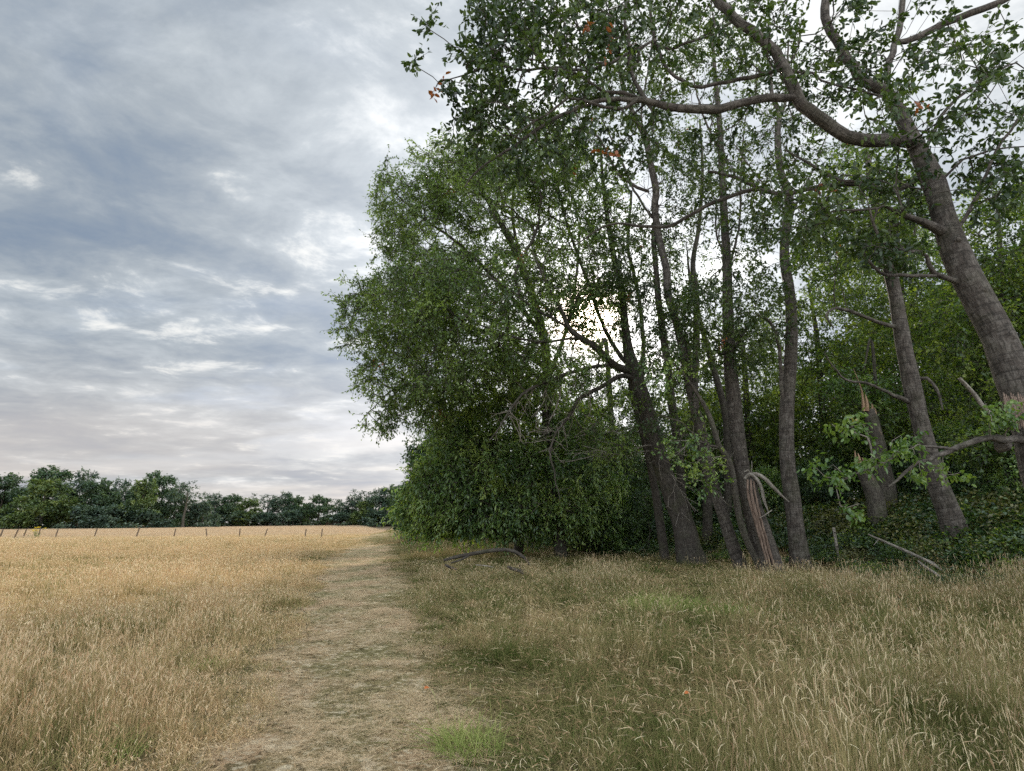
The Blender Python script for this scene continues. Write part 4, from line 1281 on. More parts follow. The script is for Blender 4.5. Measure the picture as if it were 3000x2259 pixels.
wood_tree('bright leafy beech at the right edge behind the huge leaning cherry', 2980, 21, 31, [(2960, 720, 170, 210, 21.5, 2.5, 300), (2900, 960, 190, 150, 21, 2.5, 260), (2990, 1150, 160, 160, 20.5, 2, 220), (3080, 900, 120, 260, 20, 2, 130), (2920, 1290, 130, 70, 19.5, 1.5, 80)], topy=560)
wood_tree('leafy beech behind the stout banded trunk', 2690, 28, 32, [(2700, 820, 180, 190, 28, 3, 330), (2620, 1080, 200, 160, 27.5, 3, 300), (2760, 1270, 170, 110, 27, 2.5, 190), (2560, 1270, 150, 100, 27, 2, 130)], topy=680)
wood_tree('leafy beech filling the gap between the pole-like trunk and the broken snags', 2430, 31, 33, [(2450, 960, 170, 150, 31, 3, 300), (2480, 820, 120, 100, 31, 2.5, 110), (2400, 1170, 190, 150, 30, 3, 300), (2500, 1340, 150, 90, 29, 2.5, 120)], topy=840)
wood_tree('leafy beech seen between the thick dark trunk and the pole-like trunk', 2210, 33, 34, [(2220, 1130, 150, 140, 33, 3, 240), (2200, 980, 120, 90, 33, 2.5, 90), (2200, 1310, 160, 120, 32, 3, 240)], topy=1000)
wood_tree('leafy beech behind the thin crooked mossy stem', 2050, 35, 35, [(2050, 1180, 130, 110, 35, 3, 200), (2040, 1050, 100, 70, 35, 2, 50), (2080, 1340, 150, 120, 34, 3, 230)], topy=1060)
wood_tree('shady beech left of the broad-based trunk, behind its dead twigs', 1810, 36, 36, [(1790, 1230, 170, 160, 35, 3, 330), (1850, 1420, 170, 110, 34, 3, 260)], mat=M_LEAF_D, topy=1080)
wood_tree('low yellow-green beech spray tree behind the broken snags', 2590, 24, 37, [(2520, 1140, 110, 60, 24, 1.5, 90), (2600, 1190, 90, 60, 24, 1.5, 60)], mat=M_LEAF_Y, topy=1090, r=.09, per=3)


def slim(lab, pts, seed, ells=(), mat=None):
    build_tree('young_tree', lab, 'tree', 'slim dark trunks behind the close cluster', pts, [], ells, mat or M_LEAF_I, M_DARKB, seed=seed, leaf=(0.13, 0.07), per=3, nl=6, tw=.5, trunk_sides=10, flare=.3)


slim('slim upright trunk seen between the broad-based trunk and the slim leaning trunk', [(2072, 1600, 27, .23), (2073, 1500, 27, .22), (2070, 1400, 27, .21), (2050, 1280, 27, .20), (2035, 1150, 27, .18), (2040, 1000, 27, .17), (2040, 860, 27, .15), (2030, 770, 27, .13), (2048, 660, 27, .10), (2058, 500, 27, .08), (2050, 350, 27, .05)], 41,
     [(2040, 450, 90, 150, 27, 1.5, 50), (2060, 900, 80, 90, 27, 1.5, 50)])
slim('grey upright trunk partly hidden by the thick dark trunk', [(2128, 1590, 28, .19), (2133, 1410, 28, .19), (2130, 1290, 28, .18), (2118, 1180, 28, .17), (2030, 860, 28, .10), (2010, 700, 28, .012)], 42, [(2010, 760, 80, 120, 28, 1.5, 50)])
slim('dark trunk leaning behind the top of the broad-based trunk', [(2010, 1600, 29, .2), (1995, 1400, 29, .2), (1980, 1260, 29, .22), (1968, 1180, 29, .21), (1955, 1050, 29, .18), (1935, 900, 29, .11), (1925, 740, 29, .015)], 43, [(1950, 820, 80, 160, 29, 1.5, 70)])
slim('short dark trunk in deep shade left of the broad-based trunk', [(1945, 1610, 25.5, .19), (1932, 1520, 25.5, .19), (1918, 1430, 25.5, .17), (1890, 1300, 25.5, .15), (1850, 1150, 25.5, .10), (1830, 1000, 25.5, .015)], 44, [(1850, 1130, 90, 120, 25.5, 1.5, 60)])


# ---- broken trunks
def snag(lab, pts, seed, spikes, side=None, mat=M_TORNP, kind='tree_snag', bark=None, cat='snag'):
    def ex(root, base, rng):
        T = Tubes()
        for sp in spikes:
            c = px_chain(sp, 0.12)
            T.add(c[:, :3], c[:, 3], 5, 0, 0.25, seed)
        T.build('splintered_top', mat, root, base)
        if side:
            T = Tubes()
            for sp in side:
                c = px_chain(sp, 0.12)
                T.add(c[:, :3], c[:, 3], 6, 0, 0.35, seed + 3)
            T.build('torn_wood', M_TORN, root, base)
    return build_tree(kind, lab, cat, 'broken trunks', pts, [], [], None, bark or M_GREY, seed=seed, extra=ex, trunk_cap=True, flare=0.3, lump=0.1)


snag('taller broken trunk with an orange splintered top and one long spike', [(2600, 1530, 22, .36), (2590, 1400, 22, .33), (2570, 1300, 22, .27), (2555, 1230, 22, .24), (2545, 1200, 22, .20)], 51,
     [[(2530, 1205, 21.9, .06), (2527, 1160, 21.9, .045), (2520, 1130, 21.9, .02), (2500, 1080, 21.9, .008)], [(2540, 1205, 21.85, .07), (2540, 1180, 21.85, .06), (2535, 1155, 21.85, .012)], [(2552, 1210, 21.9, .06), (2556, 1190, 21.9, .03), (2553, 1182, 21.9, .01)],
      [(2562, 1235, 21.85, .05), (2566, 1210, 21.85, .03), (2562, 1195, 21.85, .01)], [(2573, 1260, 21.8, .06), (2580, 1270, 21.8, .04), (2592, 1305, 21.8, .015)]])
snag('shorter broken trunk with a jagged orange top, left of the taller snag', [(2575, 1530, 20.5, .30), (2560, 1450, 20.5, .27), (2535, 1390, 20.5, .23), (2522, 1360, 20.5, .20)], 52,
     [[(2508, 1365, 20.4, .06), (2506, 1335, 20.4, .03), (2504, 1320, 20.4, .01)], [(2520, 1365, 20.35, .07), (2518, 1345, 20.35, .05), (2513, 1328, 20.35, .01)], [(2532, 1370, 20.4, .06), (2530, 1352, 20.4, .03), (2525, 1340, 20.4, .01)], [(2540, 1378, 20.35, .045), (2555, 1400, 20.3, .03), (2575, 1450, 20.3, .012)]])
snag('torn trunk split open to reddish heartwood with two bark strips hanging from its top', [(2262, 1662, 19.4, .34), (2248, 1600, 19.4, .28), (2232, 1540, 19.4, .23), (2215, 1480, 19.4, .19), (2205, 1420, 19.4, .15), (2198, 1398, 19.4, .12)], 53,
     [[(2182, 1402, 19.3, .04), (2196, 1390, 19.25, .06), (2215, 1402, 19.2, .07), (2230, 1430, 19.15, .06), (2238, 1465, 19.1, .05), (2250, 1498, 19.1, .02)],
      [(2195, 1392, 19.3, .06), (2215, 1388, 19.2, .07), (2240, 1402, 19.1, .065), (2262, 1425, 19, .06), (2285, 1448, 18.95, .045), (2312, 1471, 18.9, .012)],
      [(2180, 1382, 19.3, .02), (2192, 1377, 19.3, .03), (2200, 1390, 19.3, .02)], [(2200, 1392, 19.35, .02), (2203, 1370, 19.35, .015), (2202, 1350, 19.35, .008)],
      [(2226, 1518, 19, .012), (2245, 1506, 19, .02), (2262, 1494, 19, .015)], [(2250, 1500, 19, .012), (2252, 1512, 19, .012)]],
     [[(2190, 1405, 19.15, .03), (2192, 1450, 19.15, .045), (2205, 1500, 19.12, .05), (2225, 1570, 19.08, .05), (2248, 1650, 19.02, .03)],
      [(2200, 1405, 19.12, .03), (2202, 1450, 19.1, .045), (2216, 1510, 19.08, .05), (2236, 1580, 19.04, .05), (2256, 1655, 19.0, .03)],
      [(2208, 1410, 19.15, .02), (2213, 1450, 19.12, .035), (2228, 1520, 19.1, .04), (2250, 1600, 19.06, .05), (2268, 1660, 19.02, .03)]], mat=M_DEAD, kind='torn_trunk', bark=M_CHERRY, cat='broken trunk')


# ---- free standing trees described in metres, used far off and deep in the wood
def proto_tree(name, H, blobs, leafmat, bark, seed, leaf, per, nl, tw, rt=0.012, rmin=0.02, tr=0.3, droop=0.15, flare=.2, lean=0.0, mid=0.4, fork=None):
    rng = np.random.default_rng(seed)
    root = bpy.data.objects.new(name, None)
    COL.objects.link(root)
    hs = np.linspace(-0.3, H * 0.8, 9)
    tr_ = np.stack([lean * (hs / H) ** 2 + rng.normal(0, 0.08, 9), rng.normal(0, 0.08, 9), hs], -1)
    rad = tr * (1 - 0.8 * np.linspace(0, 1, 9))
    c = spline(np.hstack([tr_, rad[:, None]]), 0.5)
    T = Tubes()
    T.add(c[:, :3], c[:, 3], 9, flare, .06, seed)
    T.build('trunk', bark, root)
    tg = []
    for (x, y, z, rx, ry, rz, n) in blobs:
        v = nrm(rng.normal(0, 1, (n, 3))) * (rng.uniform(0.15, 1, n) ** (1 / 3))[:, None]
        tg.append(np.array([x, y, z]) + v * np.array([rx, ry, rz]))
    tg = np.concatenate(tg)
    br = grow(rng, [(c[len(c) // 5:, :3], 0.0)], tg, 0.25, step=0.9, rt=rt, rmin=rmin, jit=0.1)
    Bt = Tubes(); tips, dirs = [], []
    for pts, rr in br:
        Bt.add(pts, rr, 3)
        tips.append(pts[-1]); dirs.append(pts[-1] - pts[-2])
        for j in range(2, len(pts) - 1):
            if rng.random() < mid and rr[j] < rmin * 2.5:
                tips.append(pts[j]); dirs.append(pts[j + 1] - pts[j])
    Bt.build('branchwork', bark, root)
    V, Fc, v = foliage(rng, np.array(tips), nrm(np.array(dirs)), leaf[0], leaf[1], per, nl, tw, droop, False, 0.0, 0.9, 1.0, 0.3, 0.48)
    mesh_obj('crown', V, Fc, leafmat, root, {'v': v})
    return root


def place(root, first, x, y, s, rot, label, cat, group, sz=None, mat=None):
    if first:
        r = root
        kids = list(root.children)
    else:
        r = root.copy(); COL.objects.link(r)
        kids = []
        for ch in list(root.children):
            c = ch.copy(); COL.objects.link(c); c.parent = r
            kids.append(c)
    r.location = (x, y, gz(x, y))
    r.scale = (s, s, s if sz is None else sz)
    r.rotation_euler = (0, 0, rot)
    r['label'] = label; r['category'] = cat; r['group'] = group
    return r


def blobs(rng, H, Rr, n, nb, flat=0.7, low=0.15):
    out = []
    for k in range(nb):
        a = k * 2.4 + rng.uniform(-.4, .4)
        h = rng.uniform(low + 0.1, 0.88)
        rr = Rr * (0.62 * math.sin(math.pi * min(1, max(0.12, (h - low) * 0.95 + 0.18))) ** 0.8)
        b = Rr * rng.uniform(0.36, 0.52)
        out.append((rr * math.cos(a), rr * math.sin(a), H * h, b, b, b * flat, n))
    out.append((0, 0, H * 0.86, Rr * .42, Rr * .42, H * .13, n))
    return out


rg = np.random.default_rng(99)
FAR = 'trees of the far treeline'
PT = {
    'dark': [proto_tree('far_tree', 18, blobs(rg, 18, 7.5, 17, 11, .6, .05), M_LEAF_F1, M_DARKB, 201, (0.62, 0.42), 7, 6, 1.3, tr=.45, mid=.5), False],
    'blue': [proto_tree('far_tree', 18, blobs(rg, 18, 7.0, 16, 12, .65, .05), M_LEAF_F3, M_DARKB, 202, (0.58, 0.40), 7, 6, 1.3, tr=.45, mid=.5), False],
    'olive': [proto_tree('far_tree', 16, blobs(rg, 16, 7.5, 17, 12, .55, .0), M_LEAF_F2, M_DARKB, 203, (0.58, 0.40), 8, 6, 1.2, tr=.4, mid=.5), False],
    'open': [proto_tree('far_tree', 18, blobs(rg, 18, 5.5, 9, 8, .7, .3), M_LEAF_F3, M_GREY, 204, (0.48, 0.32), 5, 5, 1.1, tr=.45, mid=.5), False],
    'shrub': [proto_tree('far_shrub', 7, blobs(rg, 7, 5.5, 14, 8, .55, -.05), M_LEAF_F3, M_DARKB, 205, (0.5, 0.34), 8, 6, 1.0, tr=.2, mid=.5), False],
}
# (kind, centre px, top px, half width px, distance, description)
FARLIST = [
    ('dark', -150, 1380, 70, 175, 'dark far tree beyond the left edge of the far treeline'),
    ('blue', -60, 1400, 60, 170, 'bluish far tree cut by the left edge of the photo'),
    ('dark', 25, 1383, 55, 172, 'dark round far tree at the left end of the far treeline'),
    ('dark', 152, 1361, 62, 186, 'tallest dark far tree rising behind the yellow-green one'),
    ('olive', 145, 1393, 66, 166, 'yellow-green rounded far tree standing forward near the left end'),
    ('blue', 255, 1368, 45, 178, 'dark far tree with a ragged top just right of the yellow-green one'),
    ('dark', 302, 1399, 45, 174, 'broad layered far tree second right of the yellow-green one'),
    ('blue', 360, 1396, 38, 182, 'lower far tree filling the middle of the left clump'),
    ('olive', 430, 1394, 45, 170, 'green layered far tree in front of the tall domed one'),
    ('dark', 468, 1377, 52, 180, 'tall domed far tree near the right end of the left clump'),
    ('open', 555, 1398, 42, 172, 'open airy far tree with a bare trunk, right end of the left clump'),
    ('dark', 520, 1440, 40, 176, 'low dark far tree under the open airy one'),
    ('shrub', 598, 1480, 38, 178, 'low round far shrub in the dip of the treeline'),
    ('shrub', 570, 1505, 38, 185, 'dark low far shrub left of the dip'),
    ('blue', 632, 1441, 34, 206, 'first far tree right of the dip'),
    ('dark', 682, 1445, 36, 208, 'dark domed far tree second right of the dip'),
    ('olive', 735, 1455, 36, 204, 'mid-green far tree third right of the dip'),
    ('open', 790, 1437, 36, 212, 'airy far tree fourth right of the dip'),
    ('blue', 838, 1436, 34, 214, 'airy topped far tree fifth right of the dip'),
    ('dark', 872, 1450, 32, 212, 'dark far tree sixth right of the dip'),
    ('dark', 938, 1448, 38, 208, 'dark ball-shaped far tree left of the pale roof'),
    ('open', 988, 1453, 20, 218, 'thin far tree above the pale roof'),
    ('blue', 1035, 1447, 34, 212, 'far tree just right of the pale roof'),
    ('open', 1075, 1425, 34, 210, 'airy tall far tree second right of the pale roof'),
    ('olive', 1072, 1462, 34, 206, 'mid-green lower far tree second right of the pale roof'),
    ('blue', 1115, 1425, 32, 208, 'airy far tree third right of the pale roof'),
    ('dark', 1150, 1418, 34, 212, 'far tree at the right end partly hidden by the wood'),
    ('dark', 1190, 1430, 34, 206, 'dark far tree seen just behind the end of the wood'),
    ('shrub', 40, 1505, 55, 164, 'low bluish far shrub under the left end trees'),
    ('shrub', 262, 1488, 60, 164, 'low bluish far shrub below the ragged topped tree'),
    ('shrub', 345, 1486, 55, 165, 'low bluish far shrub below the middle of the left clump'),
    ('shrub', 440, 1500, 50, 166, 'low dark far shrub below the tall domed tree'),
    ('shrub', 860, 1500, 45, 203, 'low far shrub between the airy trees and the ball-shaped tree'),
    ('shrub', 1010, 1507, 35, 205, 'low far shrub right under the pale roof'),
    ('shrub', 700, 1503, 45, 202, 'low far shrub below the dark domed tree right of the dip'),
    ('shrub', 780, 1506, 40, 202, 'low far shrub below the airy tree fourth right of the dip'),
    ('shrub', 1100, 1500, 45, 203, 'low far shrub at the right end of the far field'),
]
FARLIST += [('shrub', -80 + 62 * q, 1497 + 7 * (q % 3), 44, 190 + 3 * (q % 4) if q < 11 else 224, 'dark underwood behind the far trees, %s clump from the left' % ['first', 'second', 'third', 'fourth', 'fifth', 'sixth', 'seventh', 'eighth', 'ninth', 'tenth', 'eleventh', 'twelfth', 'thirteenth', 'fourteenth', 'fifteenth', 'sixteenth', 'seventeenth', 'eighteenth', 'nineteenth', 'twentieth', 'last'][q]) for q in range(21)]
PH = {'dark': 18.6, 'blue': 18.6, 'olive': 16.6, 'open': 18.8, 'shrub': 6.6}
PW = {'dark': 7.2, 'blue': 6.8, 'olive': 7.2, 'open': 5.6, 'shrub': 5.6}
for i, (kd, px, ty, hw, Y, lab) in enumerate(FARLIST):
    top = P(px, ty, Y)
    g = gz(top[0], Y)
    hh = (top[2] - g) / PH[kd]
    ww = hw / F * Y / PW[kd] * 1.38
    pr = PT[kd]
    r = place(pr[0], not pr[1], top[0], Y, ww, rg.uniform(0, 6.28), lab, 'shrub' if kd == 'shrub' else 'tree', 'shrubs of the far treeline' if kd == 'shrub' else FAR, sz=hh)
    pr[1] = True

# deep trees of the wood: closing the view under the canopy
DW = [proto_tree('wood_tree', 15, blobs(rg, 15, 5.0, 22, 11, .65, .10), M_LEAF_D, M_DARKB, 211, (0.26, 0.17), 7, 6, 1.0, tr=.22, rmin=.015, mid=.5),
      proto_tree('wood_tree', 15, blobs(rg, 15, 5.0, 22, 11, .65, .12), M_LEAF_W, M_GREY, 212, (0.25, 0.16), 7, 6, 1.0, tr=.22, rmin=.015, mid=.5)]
DWL = [(1700, 44, 1150), (1850, 50, 1150), (1980, 42, 1180), (2110, 46, 1120), (2260, 40, 1130), (2400, 45, 1050), (2540, 39, 1000), (2680, 42, 900), (2820, 37, 800), (2960, 35, 760), (3100, 32, 700),
       (1600, 58, 1200), (1760, 62, 1180), (1930, 60, 1170), (2080, 64, 1150), (2230, 58, 1120), (2380, 60, 1080), (2530, 57, 1040), (2700, 56, 980), (2880, 52, 900), (3050, 48, 850), (1450, 66, 1230), (1350, 74, 1260), (3250, 30, 700), (3300, 44, 800)]
words = ['first', 'second', 'third', 'fourth', 'fifth', 'sixth', 'seventh', 'eighth', 'ninth', 'tenth', 'eleventh', 'twelfth', 'thirteenth']
near_i = far_i = 0
for i, (px, Y, ty) in enumerate(DWL):
    p = P(px, 1500, Y)
    top = P(px, ty, Y)
    s = (top[2] - gz(p[0], Y)) / 15.6 * (1.0 if Y < 48 else 0.72)
    k = i % 2
    row = 'nearer' if Y < 48 else 'deepest'
    n_ = near_i if Y < 48 else far_i
    if Y < 48: near_i += 1
    else: far_i += 1
    place(DW[k], i == k, p[0], Y, max(0.8, min(1.25, s * 1.05)), rg.uniform(0, 6.28), 'shaded tree inside the wood, %s counted through the %s row' % (words[min(n_, 12)], row), 'tree', 'shaded trees deep in the wood', sz=s)

# shrubs closing the lower edge of the wood
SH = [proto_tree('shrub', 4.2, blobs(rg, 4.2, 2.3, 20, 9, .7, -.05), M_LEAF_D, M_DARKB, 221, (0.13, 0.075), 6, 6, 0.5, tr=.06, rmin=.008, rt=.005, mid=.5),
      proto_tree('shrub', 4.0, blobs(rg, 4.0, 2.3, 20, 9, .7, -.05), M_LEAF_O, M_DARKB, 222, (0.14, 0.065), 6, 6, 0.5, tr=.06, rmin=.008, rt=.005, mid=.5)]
SHL = [(1560, 37, .9), (1640, 35, .9), (1720, 33, .9), (1800, 31, .95), (1870, 33, .9), (1900, 29, .8), (1985, 32, .9), (2080, 31, .85), (2160, 30, .8), (2260, 28, .75), (2350, 27, .7), (2430, 26, .75), (2500, 27, .9), (2640, 26, .9), (2720, 23, .8),
       (2850, 24, 1.0), (2940, 22, .95), (3050, 20, .95), (3150, 18, .9), (1480, 42, .9), (1400, 46, .9), (1330, 52, .95), (2880, 29, 1.1), (2600, 32, 1.1), (2300, 35, 1.1), (2050, 38, 1.1), (1750, 40, 1.1), (3000, 26, 1.2)] + [(1330 + 88 * q, 70 - (q % 3) * 9 - q * 0.9, 1.45) for q in range(20)]
wh = ['behind the drooping chestnut', 'behind the drooping chestnut', 'left of the broad-based trunk', 'left of the broad-based trunk', 'just left of the broad-based trunk', 'beside the short dark trunk', 'behind the broad-based trunk', 'behind the slim upright trunk',
      'behind the thick dark trunk', 'behind the torn trunk', 'behind the pole-like trunk', 'right of the pole-like trunk', 'in front of the left snag', 'right of the taller snag', 'left of the stout banded trunk', 'right of the stout banded trunk',
      'far right of the stout banded trunk', 'at the right edge of the photo', 'beyond the right edge', 'behind the middle of the chestnut', 'behind the left half of the chestnut', 'beside the dark holly tree', 'deep behind the right edge gap', 'deep behind the snags',
      'deep behind the pole-like trunk', 'deep behind the slim leaning trunk', 'deep behind the dead twigs', 'deep at the right edge'] + ['of the dense backdrop deep in the wood'] * 20
for i, (px, Y, s) in enumerate(SHL):
    p = P(px, 1540, Y)
    k = 0 if i % 3 else 1
    place(SH[k], i == (0 if k == 1 else 1), p[0], Y, s, rg.uniform(0, 6.28), '%s woodland shrub %s' % (['green', 'dark'][0 if k == 1 else 1], wh[i]) + (', %s from its left end' % (words + ['fourteenth', 'fifteenth', 'sixteenth', 'seventeenth', 'eighteenth', 'nineteenth', 'twentieth'])[i - 28] if i >= 28 else ', the farther one' if i == 0 else ', the nearer one' if i == 1 else ', the left one' if i == 2 else ', the right one' if i == 3 else ''), 'shrub', 'shrubs under the wood')

# ------------------------------------------------------------------ posts, fallen wood, small things
def gpx(px, Y):
    p = P(px, 1540, Y)
    return p[0], Y, gz(p[0], Y)


def post(px, Y, h, r, leanx, label, mat=M_POST, group='old fence posts across the meadow', name='fence_post'):
    x, y, z = gpx(px, Y)
    o = empty(name, (x, y, z), label, 'fence post', group)
    T = Tubes()
    pts = np.array([[leanx * t * h, 0.03 * t, -0.3 + (h + 0.3) * t] for t in np.linspace(0, 1, 7)])
    T.add(pts, np.full(7, r) * np.linspace(1.08, 0.95, 7), 8, 0, .08, int(px) % 50, cap=True)
    T.build('shaft', mat, o)
    T = Tubes()
    for hz in (0.45, 0.85):
        T.add(np.array([[leanx * hz * h - r * 1.1, -r * .6, hz * h], [leanx * hz * h, -r * 1.25, hz * h + .015], [leanx * hz * h + r * 1.1, -r * .6, hz * h]]), [.012] * 3, 4)
    T.build('wire_staple', M_DARKB, o)
    return o


PL = [(4, 72, .25, 'leftmost fence post, cut by the left edge of the photo'), (46, 74, .35, 'strongly leaning fence post second from the left'), (72, 78, .3, 'short leaning fence post third from the left, left of the yellow flowers'), (116, 78, .15, 'fence post beside the yellow flowers'),
      (167, 78, .2, 'fence post right of the yellow flowers'), (280, 80, .22, 'leaning fence post alone below the low bluish shrubs'), (402, 78, .25, 'tall leaning fence post below the left clump of trees'), (513, 82, .12, 'fence post left of the dip in the treeline'),
      (612, 84, -.3, 'fence post leaning left at the start of the green weed patch'), (704, 84, .02, 'short dark upright fence post behind the weed patch'), (777, 84, .3, 'leaning fence post at the right end of the weed patch'), (896, 79, .06, 'upright fence post, left of the last two before the path'), (944, 78, .04, 'upright fence post nearest the path')]
for px, Y, ln, lb in PL:
    post(px, Y, 1.22 if px != 402 else 1.42, .078, ln, lb)
for px, Y, h, lb in [(1319, 52, 1.15, 'grey post at the edge of the grass under the dark dense tree'), (1389, 56, 1.05, 'grey post second from the left under the chestnut leaves'), (1547, 38, 1.2, 'pale thin post standing against the dark under the chestnut'),
                     (1826, 34, 1.2, 'slim pale post left of the broad-based trunk'), (1842, 35, 1.0, 'slim leaning stake just right of the slim pale post'), (2445, 20, 1.15, 'grey square-topped post between the pole-like trunk and the snags')]:
    post(px, Y, h, .05, -.02 if px != 1842 else -.3, lb, M_DEAD, 'grey posts along the wood edge')


def log_thing(name, label, cat, chain, mat, twigs=(), part='stem', group=None, lumpy=.12):
    c = px_chain(chain, 0.12)
    base = c[0, :3].copy()
    o = empty(name, base, label, cat, group)
    T = Tubes(); T.add(c[:, :3], c[:, 3], 9, 0, lumpy, 3); T.build(part, mat, o, base)
    for tw in twigs:
        c2 = px_chain(tw, 0.1)
        T = Tubes(); T.add(c2[:, :3], c2[:, 3], 6, 0, .1, 4); T.build('side_branch', mat, o, base)
    return o


log_thing('fallen_branch', 'dark fallen branch arching low out of the grass right of the path', 'fallen branch',
          [(1300, 1642, 19.5, .04), (1345, 1630, 19.5, .06), (1417, 1617, 19.5, .065), (1471, 1611, 19.5, .06), (1507, 1616, 19.5, .055), (1533, 1632, 19.5, .05), (1553, 1655, 19.5, .035)], M_DARKB,
          [[(1503, 1616, 19.5, .02), (1507, 1600, 19.5, .01)], [(1380, 1624, 19.5, .04), (1350, 1640, 19.4, .03), (1320, 1650, 19.3, .02)]])
log_thing('fallen_branch', 'short dark stick poking up from the grass with an upright twig', 'fallen branch',
          [(1485, 1660, 17.5, .035), (1505, 1668, 17.5, .05), (1527, 1675, 17.5, .05), (1534, 1682, 17.5, .03)], M_DARKB, [[(1526, 1673, 17.5, .02), (1522, 1655, 17.5, .015)], [(1526, 1674, 17.5, .02), (1537, 1668, 17.5, .01)]])
log_thing('fallen_branch', 'small dark stub of wood at the edge of the path turf', 'fallen branch', [(1303, 1655, 18, .03), (1318, 1662, 18, .04), (1338, 1668, 18, .02)], M_DARKB)
log_thing('fallen_branch', 'thin pale stick lying between the stub and the short stick', 'fallen branch', [(1393, 1655, 18, .012), (1425, 1658, 18, .02), (1445, 1662, 18, .012)], M_DEAD)
log_thing('fallen_branch', 'long pale dead branch slanting down over the brambles on the right', 'fallen branch',
          [(2545, 1566, 18.5, .025), (2580, 1582, 17.8, .035), (2635, 1606, 16.8, .04), (2680, 1626, 15.9, .04), (2728, 1650, 15.1, .032), (2760, 1672, 14.6, .015)], M_DEAD,
          [[(2575, 1580, 17.9, .015), (2560, 1597, 17.7, .008)], [(2700, 1634, 15.6, .02), (2735, 1648, 15.1, .015), (2752, 1666, 14.9, .008)]])
log_thing('fallen_branch', 'short pale dead branch lying below the long one on the right', 'fallen branch', [(2690, 1644, 15.3, .02), (2715, 1664, 14.7, .034), (2740, 1680, 14.2, .03), (2755, 1690, 13.9, .015)], M_DEAD)
log_thing('dead_pole', 'dead pole leaning left among leaves at the right of the stout banded trunk', 'dead pole', [(2905, 1215, 15, .05), (2880, 1190, 15, .05), (2850, 1150, 15, .05), (2810, 1108, 15, .045)], M_DEAD)

# brush pile of dead sticks
def brush():
    rng = np.random.default_rng(61)
    x, y, z = gpx(1745, 33)
    o = empty('brush_pile', (x, y, z), 'heap of dead grey sticks under the chestnut left of the slim pale post', 'brush pile')
    for k in range(46):
        a = rng.uniform(0, 3.14)
        L = rng.uniform(.5, 1.6)
        c = np.array([rng.normal(0, .9), rng.normal(0, .4), abs(rng.normal(.35, .22)) + .05])
        d = np.array([math.cos(a), math.sin(a) * .6, rng.normal(0, .3)])
        t = np.linspace(-.5, .5, 6)[:, None]
        pts = c + d * L * t + np.array([0, 0, 1]) * rng.uniform(-.2, .35) * (0.25 - t ** 2) * 2 + rng.normal(0, .02, (6, 3))
        T = Tubes(); T.add(pts, np.linspace(.02, .008, 6), 4)
        T.build('stick', M_DEAD if k % 3 else M_DARKB, o)


brush()


def tussock(label, px, py, R0, n, hmin, hmax, w, seed, bias=(0.5, -0.1)):
    d = math.atan((CY - py) / F) + PITCH
    # distance at which the sight line meets the ground
    Y = 3.0
    for _ in range(60):
        p = P(px, py, Y)
        Y += (p[2] - gz(p[0], Y)) * 1.2
    p = P(px, py, Y)
    rng = np.random.default_rng(seed)
    V, Fq, K, VV = tuft(rng, n, R0, hmin, hmax, w, 1.0, 1.4, 0.03, 0.6, 0.06, 0.008, 5, bias)
    o = mesh_obj('grass_tussock', V, Fq, M_GR_G, attrs={'k': K, 'v': VV})
    o.location = (p[0], Y, gz(p[0], Y))
    tag(o, label, 'grass tussock', 'fresh green tussocks')
    return o


tussock('bright green grass tussock at the bottom beside the path edge', 1370, 2200, .26, 520, .18, .40, .006, 71, (-.25, 0))
tussock('wide fresh green tussock in the rough grass below the thick trunks', 1935, 1790, .75, 1300, .30, .62, .010, 72, (.3, 0))
tussock('smaller green tussock just right of the wide one', 2130, 1810, .50, 700, .25, .50, .010, 73, (.4, 0))
tussock('little green clump growing on the path', 1125, 1935, .14, 160, .03, .07, .008, 74, (0, 0))
tussock('fresh green tussock at the bottom left edge of the meadow', 330, 2225, .22, 200, .15, .35, .007, 75, (0, 0))
tussock('green tussock where the meadow meets the path', 600, 1960, .28, 260, .12, .28, .008, 76, (0, 0))


def ragwort(px, Y, label, h=1.35, n=9, seed=81):
    rng = np.random.default_rng(seed)
    x, y, z = gpx(px, Y)
    o = empty('ragwort', (x, y, z), label, 'wildflower')
    T = Tubes(); heads = []
    for k in range(n):
        a = rng.uniform(0, 6.28); r = rng.uniform(.1, .75)
        hh = h * rng.uniform(.7, 1.1)
        e = np.array([r * math.cos(a), r * math.sin(a) * .5, hh])
        t = np.linspace(0, 1, 6)[:, None]
        T.add(np.array([0, 0, 0]) + e * t + np.array([0, 0, .1]) * t * (1 - t), np.linspace(.018, .009, 6), 4)
        heads.append(e)
    T.build('stem', M_GREEN, o)
    T = Tubes()
    for e in heads:
        for q in range(7):
            c = e + rng.normal(0, 1, 3) * np.array([.12, .12, .03])
            T.add(np.array([c - [0, 0, .015], c, c + [0, 0, .02]]), [.02, .055, .02], 7)
    T.build('flower_head', M_YEL, o)
    m = 120
    pos = np.stack([rng.normal(0, .25, m), rng.normal(0, .2, m), rng.uniform(.05, h * .75, m)], -1)
    V, Fc, kk = leaf_mesh(pos, rng.normal(0, 1, (m, 3)), rng.normal(0, .5, (m, 3)) + [0, 0, 1], rng.uniform(.1, .2, m), rng.uniform(.04, .07, m))
    mesh_obj('foliage', V, Fc, M_LEAF_Y, o, {'v': np.repeat(rng.random(m) * .9, kk)})


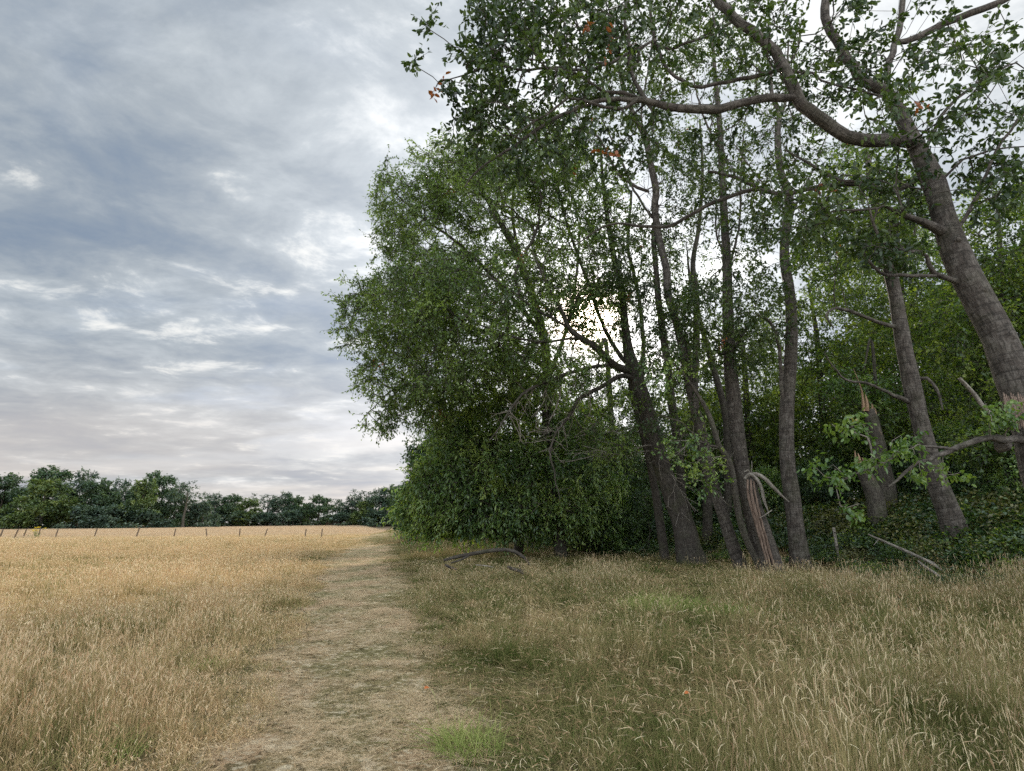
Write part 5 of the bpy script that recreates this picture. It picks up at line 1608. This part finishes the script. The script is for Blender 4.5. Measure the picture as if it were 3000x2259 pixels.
M_YEL = plain_mat('yellow_petals', (0.75, 0.55, 0.03), (0.65, 0.48, 0.02), 10)
M_GREEN = plain_mat('green_stem', (0.12, 0.17, 0.05), (0.10, 0.14, 0.04), 10)
ragwort(112, 66, 'yellow ragwort plant in flower by the left fence posts')


def flat_leaf(px, Y, h, label, col, seed, size=.055):
    rng = np.random.default_rng(seed)
    p = P(px, 1540, Y)
    V, Fc, kk = leaf_mesh(np.zeros((1, 3)), np.array([[1., .2, .25]]), np.array([[.1, -.6, 1.]]), np.array([size]), np.array([size * .65]), True, .3, .2)
    o = mesh_obj('fallen_leaf', V, Fc, col, attrs={'v': np.full(len(V), .5)})
    o.location = (p[0], Y, gz(p[0], Y) + h)
    tag(o, label, 'leaf', 'orange fallen leaves')


M_ORL = plain_mat('orange_leaf', (0.36, 0.12, 0.04), (0.28, 0.08, 0.03), 20)
flat_leaf(1258, 6.2, .05, 'orange fallen leaf at the right edge of the path', M_ORL, 1, .055)
flat_leaf(1972, 4.9, .34, 'orange leaf caught in the rough grass near the bottom', M_ORL, 2, .05)


def shed():
    Y = 214
    p = P(980, 1527, Y)
    g = gz(p[0], Y)
    o = empty('barn', (p[0], Y, g), 'low barn with a pale green roof glimpsed between the far trees', 'barn')
    def box(nm, x0, x1, y0, y1, z0, z1, mat):
        V = [(x, y, z) for z in (z0, z1) for y in (y0, y1) for x in (x0, x1)]
        Fq = [(0, 1, 3, 2), (4, 6, 7, 5), (0, 4, 5, 1), (2, 3, 7, 6), (0, 2, 6, 4), (1, 5, 7, 3)]
        return mesh_obj(nm, V, np.array(Fq), mat, o)
    box('wall', -2.5, 2.5, -2, 2, -0.2, 1.9, M_POST)
    V = [(-2.9, -2.4, 1.8), (2.9, -2.4, 1.8), (2.9, 2.4, 1.8), (-2.9, 2.4, 1.8), (-2.9, 0, 3.1), (2.9, 0, 3.1)]
    mesh_obj('roof', V, [np.array([(0, 1, 5, 4), (3, 4, 5, 2), (0, 3, 2, 1)]), np.array([(0, 4, 3), (1, 2, 5)])], plain_mat('pale_roof', (.42, .55, .48), (.5, .6, .52), 2), o)
    box('door', -0.6, 0.6, -2.06, -2.004, -0.1, 1.6, M_DARKB)


shed()
